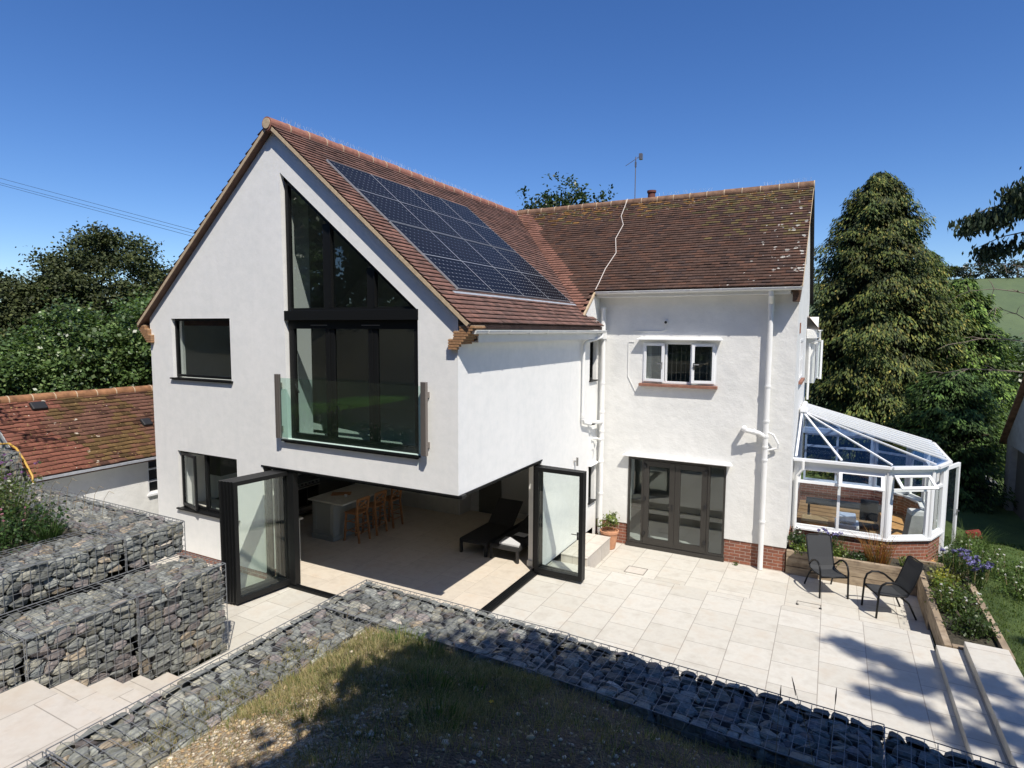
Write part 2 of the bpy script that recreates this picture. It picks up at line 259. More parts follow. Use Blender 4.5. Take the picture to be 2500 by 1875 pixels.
# ------------------------------------------------------------------ mesh helpers
class MB:
    def __init__(s): s.v = []; s.f = []; s.mi = []; s.t = []
    def face(s, pts, mi=0, tint=None):
        n = len(s.v); s.v += [tuple(p) for p in pts]; s.f.append(tuple(range(n, n+len(pts)))); s.mi.append(mi); s.t.append(tint or (1, 1, 1)); return s
    def box(s, x0, x1, y0, y1, z0, z1, mi=0, tint=None):
        return s.obox(Vector(((x0+x1)/2, (y0+y1)/2, (z0+z1)/2)), Vector((1, 0, 0)), Vector((0, 1, 0)), Vector((0, 0, 1)), abs(x1-x0)/2, abs(y1-y0)/2, abs(z1-z0)/2, mi, tint)
    def obox(s, c, a, b, d, ha, hb, hd, mi=0, tint=None):
        n = len(s.v); c = Vector(c)
        for k in (-1, 1):
            for j in (-1, 1):
                for i in (-1, 1): s.v.append(tuple(c+a*ha*i+b*hb*j+d*hd*k))
        for q in ((0, 2, 3, 1), (4, 5, 7, 6), (0, 1, 5, 4), (2, 6, 7, 3), (0, 4, 6, 2), (1, 3, 7, 5)):
            s.f.append(tuple(n+i for i in q)); s.mi.append(mi); s.t.append(tint or (1, 1, 1))
        return s
    def bar(s, p0, p1, wd, h=None, upv=(0, 0, 1), mi=0, tint=None):
        p0 = Vector(p0); p1 = Vector(p1); d = p1-p0; L = d.length
        if L < 1e-6: return s
        d /= L; u = Vector(upv)
        if abs(d.dot(u)) > 0.98: u = Vector((1, 0, 0)) if abs(d.x) < 0.9 else Vector((0, 1, 0))
        b = u.cross(d).normalized(); u = d.cross(b)
        return s.obox((p0+p1)/2, d, b, u, L/2, wd/2, (h or wd)/2, mi, tint)
    def tube(s, pts, r, n=8, mi=0, caps=True, tint=None, half=False):
        pts = [Vector(p) for p in pts]; rs = r if isinstance(r, (list, tuple)) else [r]*len(pts)
        base = len(s.v); prev = None
        for i, p in enumerate(pts):
            d = (pts[min(i+1, len(pts)-1)]-pts[max(i-1, 0)]).normalized()
            if prev is None:
                u = Vector((0, 0, 1)) if abs(d.z) < 0.9 else Vector((1, 0, 0))
                a = d.cross(u).normalized()
            else: a = (prev-d*prev.dot(d)).normalized()
            prev = a; b = d.cross(a)
            for k in range(n):
                t = 2*math.pi*k/n; s.v.append(tuple(p+(a*math.cos(t)+b*math.sin(t))*rs[i]))
        for i in range(len(pts)-1):
            for k in range(n):
                q = base+i*n; s.f.append((q+k, q+(k+1) % n, q+n+(k+1) % n, q+n+k)); s.mi.append(mi); s.t.append(tint or (1, 1, 1))
        if caps:
            s.f.append(tuple(base+k for k in range(n))[::-1]); s.mi.append(mi); s.t.append(tint or (1, 1, 1))
            q = base+(len(pts)-1)*n; s.f.append(tuple(q+k for k in range(n))); s.mi.append(mi); s.t.append(tint or (1, 1, 1))
        return s
    def lathe(s, c, prof, n=24, mi=0):
        base = len(s.v)
        for (r, z) in prof:
            for k in range(n):
                t = 2*math.pi*k/n; s.v.append((c[0]+r*math.cos(t), c[1]+r*math.sin(t), c[2]+z))
        for i in range(len(prof)-1):
            for k in range(n):
                q = base+i*n; s.f.append((q+k, q+(k+1) % n, q+n+(k+1) % n, q+n+k)); s.mi.append(mi); s.t.append((1, 1, 1))
        return s
    def prism(s, loops, fn, th, mi=0):
        """loops: outer then holes, 2-D points; fn(a,b,side) -> 3-D with side 0 front, 1 back"""
        vl = [[Vector((a, b, 0)) for a, b in lp] for lp in loops]
        tris = tessellate_polygon(vl); flat = [p for lp in loops for p in lp]; n = len(s.v)
        for side in (0, 1): s.v += [tuple(fn(a, b, side)) for a, b in flat]
        m = len(flat)
        for t in tris:
            s.f.append((n+t[0], n+t[1], n+t[2])); s.mi.append(mi); s.t.append((1, 1, 1))
            s.f.append((n+m+t[2], n+m+t[1], n+m+t[0])); s.mi.append(mi); s.t.append((1, 1, 1))
        o = 0
        for lp in loops:
            k = len(lp)
            for i in range(k):
                j = (i+1) % k; s.f.append((n+o+i, n+o+j, n+m+o+j, n+m+o+i)); s.mi.append(mi); s.t.append((1, 1, 1))
            o += k
        return s
    def build(s, name, mats, parent=None, smooth=False, bevel=0.0, tint=False, fix=True):
        me = bpy.data.meshes.new(name); me.from_pydata(s.v, [], s.f)
        mats = mats if isinstance(mats, (list, tuple)) else [mats]
        for m in mats: me.materials.append(MT[m] if isinstance(m, str) else m)
        me.polygons.foreach_set('material_index', s.mi)
        if smooth: me.polygons.foreach_set('use_smooth', [True]*len(s.f))
        if tint:
            at = me.attributes.new('tint', 'FLOAT_COLOR', 'FACE')
            at.data.foreach_set('color', np.c_[np.array(s.t, float), np.ones(len(s.t))].ravel())
        me.update()
        if fix:
            bm = bmesh.new(); bm.from_mesh(me); bmesh.ops.recalc_face_normals(bm, faces=bm.faces); bm.to_mesh(me); bm.free()
        o = bpy.data.objects.new(name, me); COL.objects.link(o)
        if bevel:
            b = o.modifiers.new('bevel', 'BEVEL'); b.width = bevel; b.segments = 2; b.limit_method = 'ANGLE'
        if parent is not None: attach(o, parent)
        return o
WLOC = {}
def wloc(p):
    m = Matrix.Identity(4)
    while p is not None:
        m = p.matrix_parent_inverse @ m if False else m
        p = None
    return m
def attach(o, parent):
    """child built in world coordinates (or in the thing's own frame when the thing is a prototype at the origin)"""
    o.parent = parent
    pm = parent.get('_w')
    if pm is not None:
        v = Vector(pm); o.matrix_parent_inverse = Matrix.Translation(-v)
def npmesh(name, verts, quads, mat, parent=None, tint=None, smooth=False):
    me = bpy.data.meshes.new(name); verts = np.asarray(verts, np.float32); quads = np.asarray(quads, np.int32)
    nv, nf, k = len(verts), len(quads), quads.shape[1]
    me.vertices.add(nv); me.vertices.foreach_set('co', verts.ravel())
    me.loops.add(nf*k); me.loops.foreach_set('vertex_index', quads.ravel())
    me.polygons.add(nf); me.polygons.foreach_set('loop_start', np.arange(nf, dtype=np.int32)*k)
    me.materials.append(MT[mat] if isinstance(mat, str) else mat)
    if smooth: me.polygons.foreach_set('use_smooth', np.ones(nf, bool))
    if tint is not None:
        at = me.attributes.new('tint', 'FLOAT_COLOR', 'FACE'); at.data.foreach_set('color', np.c_[tint, np.ones(nf)].astype(np.float32).ravel())
    me.update(calc_edges=True); me.validate()
    o = bpy.data.objects.new(name, me); COL.objects.link(o)
    if parent is not None: attach(o, parent)
    return o
def thing(name, label, cat, loc=(0, 0, 0), group=None, kind=None):
    o = bpy.data.objects.new(name, None); COL.objects.link(o); o.location = loc; o.empty_display_size = 0.2
    o['label'] = label; o['category'] = cat; o['_w'] = list(loc)
    if group: o['group'] = group
    if kind: o['kind'] = kind
    return o
def tag(o, label=None, cat=None, group=None, kind=None):
    if label: o['label'] = label
    if cat: o['category'] = cat
    if group: o['group'] = group
    if kind: o['kind'] = kind
    return o
def copy_tree(o, parent=None):
    c = o.copy(); COL.objects.link(c)
    if parent is not None: c.parent = parent; c.matrix_parent_inverse = o.matrix_parent_inverse.copy()
    for ch in [x for x in COL.objects if x.parent == o]: copy_tree(ch, c)
    return c
XZ = lambda y0, th: (lambda a, b, s: (a, y0+th*s, b))
YZ = lambda x0, th: (lambda a, b, s: (x0-th*s, a, b))
def rect(a0, a1, b0, b1): return [(a0, b0), (a1, b0), (a1, b1), (a0, b1)]

# ------------------------------------------------------------------ ground, patio, steps
def gh(x, y):
    z = -0.5
    if y > 78: z += min(17.0, (y-78)*0.235)
    if x > 7.9 and y < 9: z = max(z, 0.06-0.30*max(0, min(1, (y-5.0)/4.0)))
    if x > 7.9 and y >= 9: z = max(z, -0.24)
    if x < -13.0: z = max(z, min(3.0, (-13.0-x)*1.4-0.5))
    if x < -9.8 and y < -2.0: z = max(z, min(2.3, (-2.0-y)*1.5))
    if y < -14: z = max(z, min(3.6, (-14-y)*1.2))
    return z
def ground():
    xs = sorted(set(list(np.arange(-60, 61, 1.5))+[7.9, 7.97, -300, -200, -120, -85, 80, 110, 150, 200, 300, -9.8, -13, -13.2]))
    ys = sorted(set(list(np.arange(-40, 100, 1.5))+[-120, -80, -55, 110, 120, 130, 140, 150.4, 160, 200, 320, 500]))
    V = [(x, y, gh(x, y)) for y in ys for x in xs]; nx = len(xs)
    Q = [(j*nx+i, j*nx+i+1, (j+1)*nx+i+1, (j+1)*nx+i) for j in range(len(ys)-1) for i in range(nx-1)]
    o = npmesh('ground', V, Q, 'lawn', smooth=True); tag(o, kind='structure')
ground()
mb = MB()
mb.box(-3.0, 0.02, -9.0, 0.0, -0.45, -0.004); mb.box(-9.4, -3.0, -2.2, 0.0, -0.45, -0.004); mb.box(0.02, 7.04, -9.0, 3.85, -0.45, -0.004)
mb.box(0.0, 7.04, 3.853, 4.35, -0.45, -0.2); mb.box(0.0, 7.2, 4.353, 6.70, -0.48, -0.4)
tag(mb.build('patio', 'paving'), kind='structure')
mb = MB(); mb.box(7.043, 7.40, -3.0, 3.21, -0.45, 0.13); mb.box(7.403, 7.96, -3.0, 3.21, -0.45, 0.28)
for k, (a, b) in enumerate([(7.02, 7.38), (7.385, 7.98)]): pass
tag(mb.build('patio_steps', 'paving', bevel=0.008), kind='structure')
mb = MB(); zs = [0.15, 0.31, 0.50, 0.70, 0.91]; ns = [-3.18, -3.57, -3.98, -4.41, -4.83]
for i, (z, y) in enumerate(zip(zs, ns)):
    y1 = ns[i+1] if i < 4 else -9.0
    mb.box(-2.975, -1.32, y1+0.002, y, -0.3, z-0.025); mb.box(-2.975, -1.32, y1+0.002, y+0.02, z-0.0245, z)
tag(mb.build('garden_steps', 'stairs', bevel=0.004), kind='structure')
mb = MB(); mb.box(0.02, 0.655, 4.30, 5.92, -0.399, -0.0245); mb.box(0.02, 0.665, 4.29, 5.93, -0.024, 0.004)
tag(mb.build('stone_step_block', 'stairs', bevel=0.004), kind='structure')

# foreground bank and left planting bed
def bank_z(x, y):
    d = min(x+0.28, -(y+1.87)); d = max(d, 0.0)
    z = 0.90+0.36*d+0.10*math.sin(x*1.7+1)*math.sin(y*1.3)*min(1, d)+0.04*math.sin(x*5)*math.cos(y*4.3)*min(1, d*2)
    if x > 3: z -= min(0.22, (x-3)*0.1)*max(0, 1-d/1.5)
    return min(z, 3.7)
xs = np.concatenate([np.arange(-0.30, 6, 0.12), np.arange(6, 14, 0.4), np.arange(14, 40, 2)]); ys = np.concatenate([np.arange(-40, -10, 2), np.arange(-10, -7, 0.4), np.arange(-7, -1.75, 0.12)])
V = [(x, y, bank_z(x, y)) for y in ys for x in xs]; nx = len(xs)
Q = [(j*nx+i, j*nx+i+1, (j+1)*nx+i+1, (j+1)*nx+i) for j in range(len(ys)-1) for i in range(nx-1)]
tag(npmesh('soil_bank', V, Q, 'gravel', smooth=True), kind='structure')
def bed_z(x, y): return 1.88+0.10*max(0, -x-5.5)*0.6+0.05*math.sin(x*3)*math.cos(y*2.7)+max(0, min(1.0, (-12.5-x)*0.5))+max(0, min(1.9, (-12.5-y)*0.9))
xs = np.append(np.arange(-46, -16, 1.5), np.append(np.arange(-16, -5.0, 0.35), -4.9)); ys = np.append(np.arange(-60, -12, 2.0), np.arange(-12, -2.9, 0.3)); nx = len(xs)
V = [(x, y, bed_z(x, y)) for y in ys for x in xs]; Q = [(j*nx+i, j*nx+i+1, (j+1)*nx+i+1, (j+1)*nx+i) for j in range(len(ys)-1) for i in range(nx-1)]
tag(npmesh('planted_terrace', V, Q, 'soil', smooth=True), kind='structure')

mb = MB(); mb.face([(-4.97, -9.0, 0.92), (-0.29, -9.0, 0.92), (-0.29, -16.0, 3.3), (-4.97, -16.0, 3.3)]).face([(-4.97, -16.0, 3.3), (-0.29, -16.0, 3.3), (-0.29, -45.0, 3.6), (-4.97, -45.0, 3.6)])
tag(mb.build('upper_path', 'soil', fix=False), kind='structure')

# ------------------------------------------------------------------ THE HOUSE
H = thing('white_house', 'large white rendered house with a gable wing, brown tiled roofs and open black folding doors', 'house', (-4.11, 0, 0))
RS = 0.845; ZR = 8.95          # wing roof slope and ridge
def wz(x): return ZR-RS*abs(x+4.11)
def mz(y): return 8.98-0.79*abs(y-9.9)   # main roof
# walls: gable front
big = [(-3.94, 3.0), (-0.8, 3.0), (-0.8, 5.46), (-3.97, 8.06)]
mb = MB()
mb.prism([[(-8.22, 0.16), (-4.69, 0.16), (-4.69, 2.4), (-0.3, 2.4), (-0.0, 2.4), (0.0, 5.36), (-4.11, wz(-4.11)-0.11), (-8.22, 5.36)],
          rect(-7.45, -5.53, 4.05, 5.345)[::-1], rect(-7.42, -5.46, 1.12, 2.435)[::-1], big[::-1]], XZ(0, 0.3), 0.3)
mb.build('wall', 'render', H)
MB().box(-8.205, -4.70, 0.015, 0.3, -0.5, 0.158).build('brick_plinth', 'brick', H)
# right side wall of the wing (faces +X)
mb = MB()
mb.prism([[(0.302, 2.4), (3.24, 2.4), (3.24, -0.05), (4.9, -0.45), (6.68, -0.45), (6.68, 6.2), (6.3, 6.05), (5.38, 5.32), (0.302, 5.2)],
          rect(6.02, 6.49, 3.87, 4.87)[::-1], rect(6.07, 6.50, 0.70, 1.74)[::-1]], YZ(0, 0.3), 0.3)
mb.build('wall', 'render', H)
MB().prism([[(-0.5+0.0, 0), (0, 0)]*0 or rect(0.3, 13.0, -0.5, 5.2)], YZ(-7.92, 0.3), 0.3).build('wall', 'render', H)
# main block front wall
mb = MB()
mb.prism([[(0.0, 0.17), (0.86, 0.17), (0.86, 1.93), (3.25, 1.93), (3.25, 0.17), (4.62, 0.17), (4.65, 6.1), (0.0, 6.1)], rect(1.15, 2.94, 3.84, 4.87)[::-1]], XZ(6.68, 0.3), 0.3)
mb.build('wall', 'oldrender', H)
MB().box(0.02, 0.855, 6.70, 6.95, -0.5, 0.165).build('brick_plinth', 'brick', H); MB().box(3.255, 4.605, 6.70, 6.97, -0.5, 0.165).build('brick_plinth', 'brick', H)
MB().box(4.32, 4.6, 6.98, 12.9, -0.5, 0.165).build('brick_plinth', 'brick', H)
# main block side wall (faces +X) with gable
mb = MB()
mb.prism([[(6.982, 0.17), (13.1, 0.17), (13.1, 6.2), (9.9, 8.80), (6.982, 6.55)], rect(8.3, 9.9, 3.9, 4.95)[::-1], rect(9.5, 9.9, 6.9, 7.6)[::-1]], YZ(4.64, 0.3), 0.3)
mb.build('wall', 'oldrender', H)
MB().prism([rect(-8.2, 4.33, -0.45, 6.1)], XZ(12.8, 0.3), 0.3).build('wall', 'render', H)
mb = MB(); mb.box(-7.9, -0.32, 6.40, 6.67, 2.5, 5.2); mb.build('wall', 'roomgrey', H)
# roof decks
MT['rooffelt'] = plain('roof_underside', (0.13, 0.075, 0.055), 0.9, var=0.2)
def deck(poly, zf, th=0.07):
    mb = MB(); mb.prism([poly], lambda a, b, s: (a, b, zf(a, b)-0.03-th*s), th); return mb
deck([(-4.11, -0.12), (0.26, -0.12), (0.26, 6.15), (0.0, 5.45), (-4.11, 9.95)], lambda x, y: wz(x)).build('roof', 'rooffelt', H)
deck([(-4.11, -0.12), (-4.11, 9.95), (-8.22, 5.45), (-8.48, 6.1), (-8.48, -0.12)], lambda x, y: wz(x)).build('roof', 'rooffelt', H)
deck([(-4.11, 9.9), (0.0, 5.36), (0.02, 6.36), (4.72, 6.36), (4.72, 9.9)], lambda x, y: mz(y)).build('roof', 'rooffelt', H)
deck([(-4.11, 9.9), (-8.5, 9.9), (-8.5, 5.36)], lambda x, y: mz(y)).build('roof', 'rooffelt', H)
deck([(-8.5, 9.9), (4.72, 9.9), (4.72, 13.5), (-8.5, 13.5)], lambda x, y: mz(y)).build('roof', 'rooffelt', H)

def tiles(name, O, u, v, n, L, S, keep, colf, mat, parent, ex=0.118, tw=0.185, wob=0.003, th=0.021, seed=1):
    rg = np.random.default_rng(seed); O, u, v, n = map(lambda q: np.array(q, float), (O, u, v, n)); V = []; F = []; T = []
    for r in range(int(S/ex)+1):
        s0 = r*ex; s1 = min(S, s0+ex+0.02); off = (r % 2)*tw/2
        for k in range(-1, int(L/tw)+2):
            a0 = max(0, k*tw+off+0.0015); a1 = min(L, (k+1)*tw+off-0.0015)
            if a1-a0 < 0.03: continue
            if not keep(O+u*(a0+a1)/2+v*(s0+ex/2)): continue
            j = rg.normal(0, wob, 4); sag = rg.normal(0, 0.0022); b = len(V)
            lo = th*2+sag
            V += [O+u*a0+v*(s0+j[3]*0.8)+n*(lo+j[0]*.5), O+u*a1+v*(s0+j[3]*0.8)+n*(lo+j[1]*.5), O+u*a1+v*s1+n*(th*0.8), O+u*a0+v*s1+n*(th*0.8),
                  O+u*a0+v*(s0+j[3]*0.8)+n*(lo-th), O+u*a1+v*(s0+j[3]*0.8)+n*(lo-th)]
            F += [(b, b+1, b+2, b+3), (b+4, b+5, b+1, b)]; c = colf(O+u*(a0+a1)/2+v*s0, rg); T += [c, np.array(c)*0.30]  # front edges coloured darker to stand in for shadow gaps between courses
    return npmesh(name, V, F, mat, parent, np.clip(np.array(T), 0, 1))
def newcol(p, rg):
    t = rg.random(); base = np.array((0.225, 0.133, 0.112)) if t < 0.6 else np.array((0.170, 0.108, 0.094)) if t < 0.9 else np.array((0.265, 0.150, 0.122))
    d = abs((9.9-p[1])*0.91-(-(-4.11)+p[0])*1.0)  # bright new tiles beside the valley
    if p[1] < 0.5: base = base*np.array((1.15, 1.08, 1.05))
    return base*rg.uniform(0.85, 1.15)
from mathutils import noise as mnoise
def oldcol(p, rg):
    t = rg.random(); base = np.array((0.118, 0.072, 0.056)) if t < 0.6 else np.array((0.145, 0.080, 0.058)) if t < 0.85 else np.array((0.09, 0.06, 0.052))
    vd = p[0]+4.11-(9.9-p[1])*0.905
    if vd < 0.42 and p[0] < 0.1: return np.array((0.28, 0.145, 0.11))*rg.uniform(0.85, 1.15)
    up_ = (p[2]-8.1)/0.9; nn = mnoise.noise(Vector((p[0]*1.3, p[1]*3, 1)))
    if up_ > 0 and rg.random() < up_*0.55+nn*0.4: base = np.array((0.27, 0.15, 0.055))*rg.uniform(0.55, 1.1) if rg.random() < 0.5 else np.array((0.12, 0.10, 0.05))
    if p[0] > 2.2 and p[2] > 7.4 and rg.random() < 0.25: base = np.array((0.17, 0.13, 0.06))
    return base*rg.uniform(0.85, 1.15)
cw = math.hypot(1, RS); cm = math.hypot(1, 0.79); SW = 4.40*cw
def keepw(p): return p[2] > mz(p[1])-0.12 if (p[0] < 0.0) else p[1] < 6.12
def inpv(p): return (-3.36 < p[0] < -0.36) and (0.5 < p[1] < 5.52)
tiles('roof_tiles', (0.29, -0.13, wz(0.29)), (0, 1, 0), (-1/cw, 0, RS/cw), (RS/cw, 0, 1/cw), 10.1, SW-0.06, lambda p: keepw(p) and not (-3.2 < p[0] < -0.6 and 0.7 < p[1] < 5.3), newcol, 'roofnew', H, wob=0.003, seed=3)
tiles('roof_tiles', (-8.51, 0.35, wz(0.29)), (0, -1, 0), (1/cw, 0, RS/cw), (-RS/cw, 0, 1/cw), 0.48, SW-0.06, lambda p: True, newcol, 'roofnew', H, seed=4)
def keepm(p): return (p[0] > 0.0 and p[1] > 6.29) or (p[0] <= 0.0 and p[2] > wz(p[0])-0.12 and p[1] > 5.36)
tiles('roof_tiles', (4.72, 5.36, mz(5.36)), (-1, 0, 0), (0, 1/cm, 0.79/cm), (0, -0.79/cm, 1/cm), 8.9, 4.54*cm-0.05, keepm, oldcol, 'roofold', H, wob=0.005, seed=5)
# ridge tiles with mortar bands and bird spikes
def ridge(name, p0, p1, mat, seg=0.47, r=0.125, parent=H):
    p0 = Vector(p0); p1 = Vector(p1); L = (p1-p0).length; d = (p1-p0)/L; n = int(L/seg); o = None; mb = MB(); mm = MB()
    for i in range(n+1):
        a = p0+d*i*seg; b = p0+d*min(L, (i+1)*seg-0.012); j = random.uniform(-.008, .008)
        if (b-a).length < 0.05: continue
        mb.tube([a+Vector((0, 0, j)), b+Vector((0, 0, j))], r, 18); mm.tube([b-d*0.004, b+d*0.018], r+0.006, 18)
    o = mb.build(name, mat, parent, smooth=False, tint=False); mm.build('ridge_mortar', 'mortar', o); return o
MT['corbeldark'] = plain('weathered_corbel', (0.13, 0.075, 0.05), 0.9, var=0.3, vs=20)
MT['ridgenew'] = plain('ridge_tile_clay', (0.30, 0.13, 0.09), 0.85, var=0.25, vs=9, bs=0.4)
MT['ridgeold'] = plain('ridge_tile_weathered', (0.20, 0.115, 0.07), 0.9, var=0.4, vs=7, bs=0.5)
ridge('ridge', (-4.11, -0.15, 8.93), (-4.11, 9.75, 8.93), 'ridgenew'); ridge('ridge', (-4.1, 9.9, 8.96), (4.72, 9.9, 8.98), 'ridgeold')
MB().tube([(-4.11, -0.165, 8.93), (-4.11, -0.148, 8.93)], 0.095, 18).build('ridge_mortar', 'mortar', H)
sp = MB()
def spikes(p0, p1, n):
    p0 = Vector(p0); p1 = Vector(p1)
    for i in range(n):
        q = p0.lerp(p1, (i+random.random()*.6)/n)
        for k in range(3):
            dd = Vector((random.uniform(-.5, .5), random.uniform(-.5, .5), 1)).normalized(); sp.bar(q, q+dd*0.11, 0.0018)
spikes((-4.11, 0.2, 9.05), (-4.11, 9.0, 9.05), 95); spikes((0.6, 9.9, 9.1), (2.2, 9.9, 9.1), 14); spikes((3.5, 9.9, 9.1), (4.7, 9.9, 9.1), 14)
sp.build('bird_spikes', 'spike', H)
# verge mortar and barge undercloak
def verge(xa, za, xb, zb, y):
    mb = MB(); mb.bar((xa, y, za-0.022), (xb, y, zb-0.022), 0.064, 0.060, upv=(0, 0, 1)); return mb
for s in (-1, 1):
    xe = -4.11+s*4.37
    verge(-4.11, wz(-4.11)-0.022, xe, wz(xe)-0.022, -0.095).build('verge_mortar', 'mortar', H)
    MB().bar((-4.11, -0.062, wz(-4.11)-0.09), (xe-s*0.05, -0.062, wz(xe-s*0.05)-0.09), 0.10, 0.012).build('undercloak', 'corbeldark', H)
MB().bar((0.0, 5.40, mz(5.40)-0.05), (0.0, 6.33, mz(6.33)-0.05), 0.05, 0.05).build('verge_mortar', 'mortar', H)
MB().bar((4.70, 6.33, mz(6.33)-0.05), (4.70, 9.9, mz(9.9)-0.05), 0.05, 0.06).build('verge_mortar', 'mortar', H)
MB().bar((4.69, 9.95, mz(9.95)-0.06), (4.69, 13.5, mz(13.5)-0.06), 0.1, 0.09).build('verge_board', 'dark', H)
# corbels of stacked tiles
for s in (1, -1):
    mb = MB(); mm = MB()
    for i in range(9):
        z0 = 4.82+i*0.043; e = 0.02+0.34*(i/8.0); st = -0.14 if i < 4 else (-0.04 if i < 7 else 0.08)
        xa, xb = (st, e); XA, XB = (xa, xb) if s > 0 else (-8.22-xa, -8.22-xb)
        mb.box(min(XA, XB), max(XA, XB), -0.085, -0.002 if i < 2 else 0.26, z0, z0+0.031); mm.box(min(XA, XB)+0.008, max(XA, XB)-0.008, -0.075, -0.001 if i < 2 else 0.25, z0+0.031, z0+0.043)
    o = mb.build('corbel', 'corbel', H); mm.build('corbel_mortar', 'mortar', o)
mb = MB()
for i in range(9): mb.box(4.50+(0.0 if i > 5 else 0.03), 4.70-0.004*(8-i), 6.36, 6.675, 5.80+i*0.035, 5.80+i*0.035+0.029)
mb.build('corbel', 'corbeldark', H)
# fascia, soffit, gutters, pipes
def gutter(p0, p1, r=0.062, brackets=7, name='gutter'):
    p0 = Vector(p0); p1 = Vector(p1); d = (p1-p0).normalized(); a = Vector((0, 0, 1)).cross(d).normalized(); mb = MB(); n = 12
    for rr in (r, r-0.006):
        for k in range(n):
            t0 = math.pi+math.pi*k/n; t1 = math.pi+math.pi*(k+1)/n
            q = [p0+a*math.cos(t0)*rr+Vector((0, 0, math.sin(t0)*rr)), p0+a*math.cos(t1)*rr+Vector((0, 0, math.sin(t1)*rr))]
            mb.face([q[0], q[1], q[1]+(p1-p0), q[0]+(p1-p0)])
    for e in (p0, p1): mb.face([e+a*math.cos(math.pi+math.pi*k/n)*r+Vector((0, 0, math.sin(math.pi+math.pi*k/n)*r)) for k in range(n+1)])
    mb.bar(p0+a*r, p1+a*r, 0.008, 0.01); mb.bar(p0-a*r, p1-a*r, 0.008, 0.01)
    for i in range(brackets):
        c = p0.lerp(p1, (i+0.5)/brackets)
        for k in range(n):
            t0 = math.pi+math.pi*k/n; t1 = math.pi+math.pi*(k+1)/n; R = r+0.006
            u0 = c+a*math.cos(t0)*R+Vector((0, 0, math.sin(t0)*R)); u1 = c+a*math.cos(t1)*R+Vector((0, 0, math.sin(t1)*R)); mb.bar(u0-d*0, u1, 0.03, 0.006, upv=(u0+u1)/2-c)
    return mb.build(name, 'paint', H, fix=False)
gutter((0.30, -0.02, 5.13), (0.30, 6.25, 5.14), brackets=8); gutter((0.05, 6.25, 6.10), (4.72, 6.25, 6.10), brackets=7); gutter((-8.52, -0.05, 5.13), (-8.52, 6.0, 5.13))
MB().box(0.002, 0.2, 0.27, 6.66, 4.93, 4.96).box(0.2, 0.22, 0.27, 6.66, 4.93, 5.12).build('fascia', 'paint', H)
MB().box(0.03, 4.49, 6.345, 6.365, 5.97, 6.12).box(0.03, 4.49, 6.365, 6.675, 5.97, 5.99).build('fascia', 'paint', H)
def pipe(pts, r, name='downpipe', rings=(), mat='paint', parent=H):
    mb = MB(); mb.tube(pts, r, 14)
    for p, d in rings:
        p = Vector(p); d = Vector(d).normalized()*0.022; mb.tube([p-d, p+d], r*1.22, 14)
    return mb.build(name, mat, parent, smooth=False)
Z3 = (0, 0, 1)
pipe([(0.30, 6.05, 5.08), (0.30, 6.02, 4.98), (0.10, 5.48, 4.86), (0.08, 5.40, 4.78), (0.08, 5.40, 2.98), (0.08, 5.46, 2.90), (0.09, 5.95, 2.80)], 0.036, rings=[((0.08, 5.4, 3.05), Z3), ((0.08, 5.4, 3.1), Z3), ((0.08, 5.4, 4.7), Z3)])
pipe([(0.15, 6.57, -0.39), (0.15, 6.57, 5.72)], 0.058, 'soil_pipe', [((0.15, 6.57, z), Z3) for z in (0.9, 1.75, 2.35, 2.55, 3.05, 3.8, 5.7)])
pipe([(0.15, 6.57, 2.78), (0.16, 6.2, 2.82), (0.12, 6.02, 2.85)], 0.05, 'waste_pipe', [((0.14, 6.1, 2.835), (0, 1, 0))])
MB().lathe((0.10, 5.97, 2.80), [(0.035, -0.01), (0.075, -0.01), (0.078, 0.02), (0.035, 0.02)], 18).build('pipe_collar', 'blackmatt', H)
pipe([(0.15, 6.57, 2.30), (0.1, 6.35, 2.38), (0.05, 6.2, 2.40)], 0.03, 'waste_pipe')
pipe([(0.12, 6.3, 2.3), (0.06, 6.3, 1.95)], 0.014, 'waste_pipe')
pipe([(4.10, 6.30, 6.06), (4.10, 6.32, 5.95), (4.09, 6.56, 5.78), (4.09, 6.57, 5.6), (4.09, 6.57, -0.39)], 0.058, rings=[((4.09, 6.57, z), Z3) for z in (5.62, 3.9, 3.1, 2.75, 2.5, 2.2, 0.75)])
pipe([(4.09, 6.57, 5.9), (4.09, 6.57, 5.62)], 0.065, 'pipe_hopper')
pipe([(4.09, 6.57, 2.72), (3.95, 6.50, 2.82), (3.68, 6.42, 2.88), (3.62, 6.48, 2.90), (3.62, 6.66, 2.9)], 0.055, 'waste_pipe', [((3.85, 6.465, 2.85), (1, 0.2, -.2))])
pipe([(4.09, 6.57, 2.86), (4.25, 6.56, 2.80), (4.36, 6.57, 2.60), (4.36, 6.6, 2.5), (4.12, 6.57, 2.42)], 0.024, 'waste_pipe')
MB().tube([(-0.32, 9.86, 9.10), (-0.30, 9.2, 8.48), (-0.10, 8.8, 8.16), (-0.12, 8.2, 7.69), (0.10, 7.6, 7.22), (0.02, 7.0, 6.75), (0.03, 6.5, 6.35), (0.02, 6.28, 6.16)], 0.011, 6).build('roof_cable', 'cable', H)
MB().tube([(0.94, 6.665, 4.87), (0.79, 6.665, 4.87), (0.79, 6.665, 4.0), (0.99, 6.665, 3.62)], 0.008, 6).tube([(1.72, 6.665, 5.3), (1.71, 6.665, 5.17), (1.62, 6.665, 5.13), (0.94, 6.665, 5.13)], 0.008, 6).build('surface_conduit', 'paint', H)
mb = MB(); mb.tube([(1.72, 6.69, 5.36), (1.72, 6.63, 5.35)], 0.045, 18); o = mb.build('wall_vent', 'paint', H)
MB().tube([(1.72, 6.635, 5.351), (1.72, 6.618, 5.349)], 0.033, 18).build('vent_mouth', 'blackmatt', o)
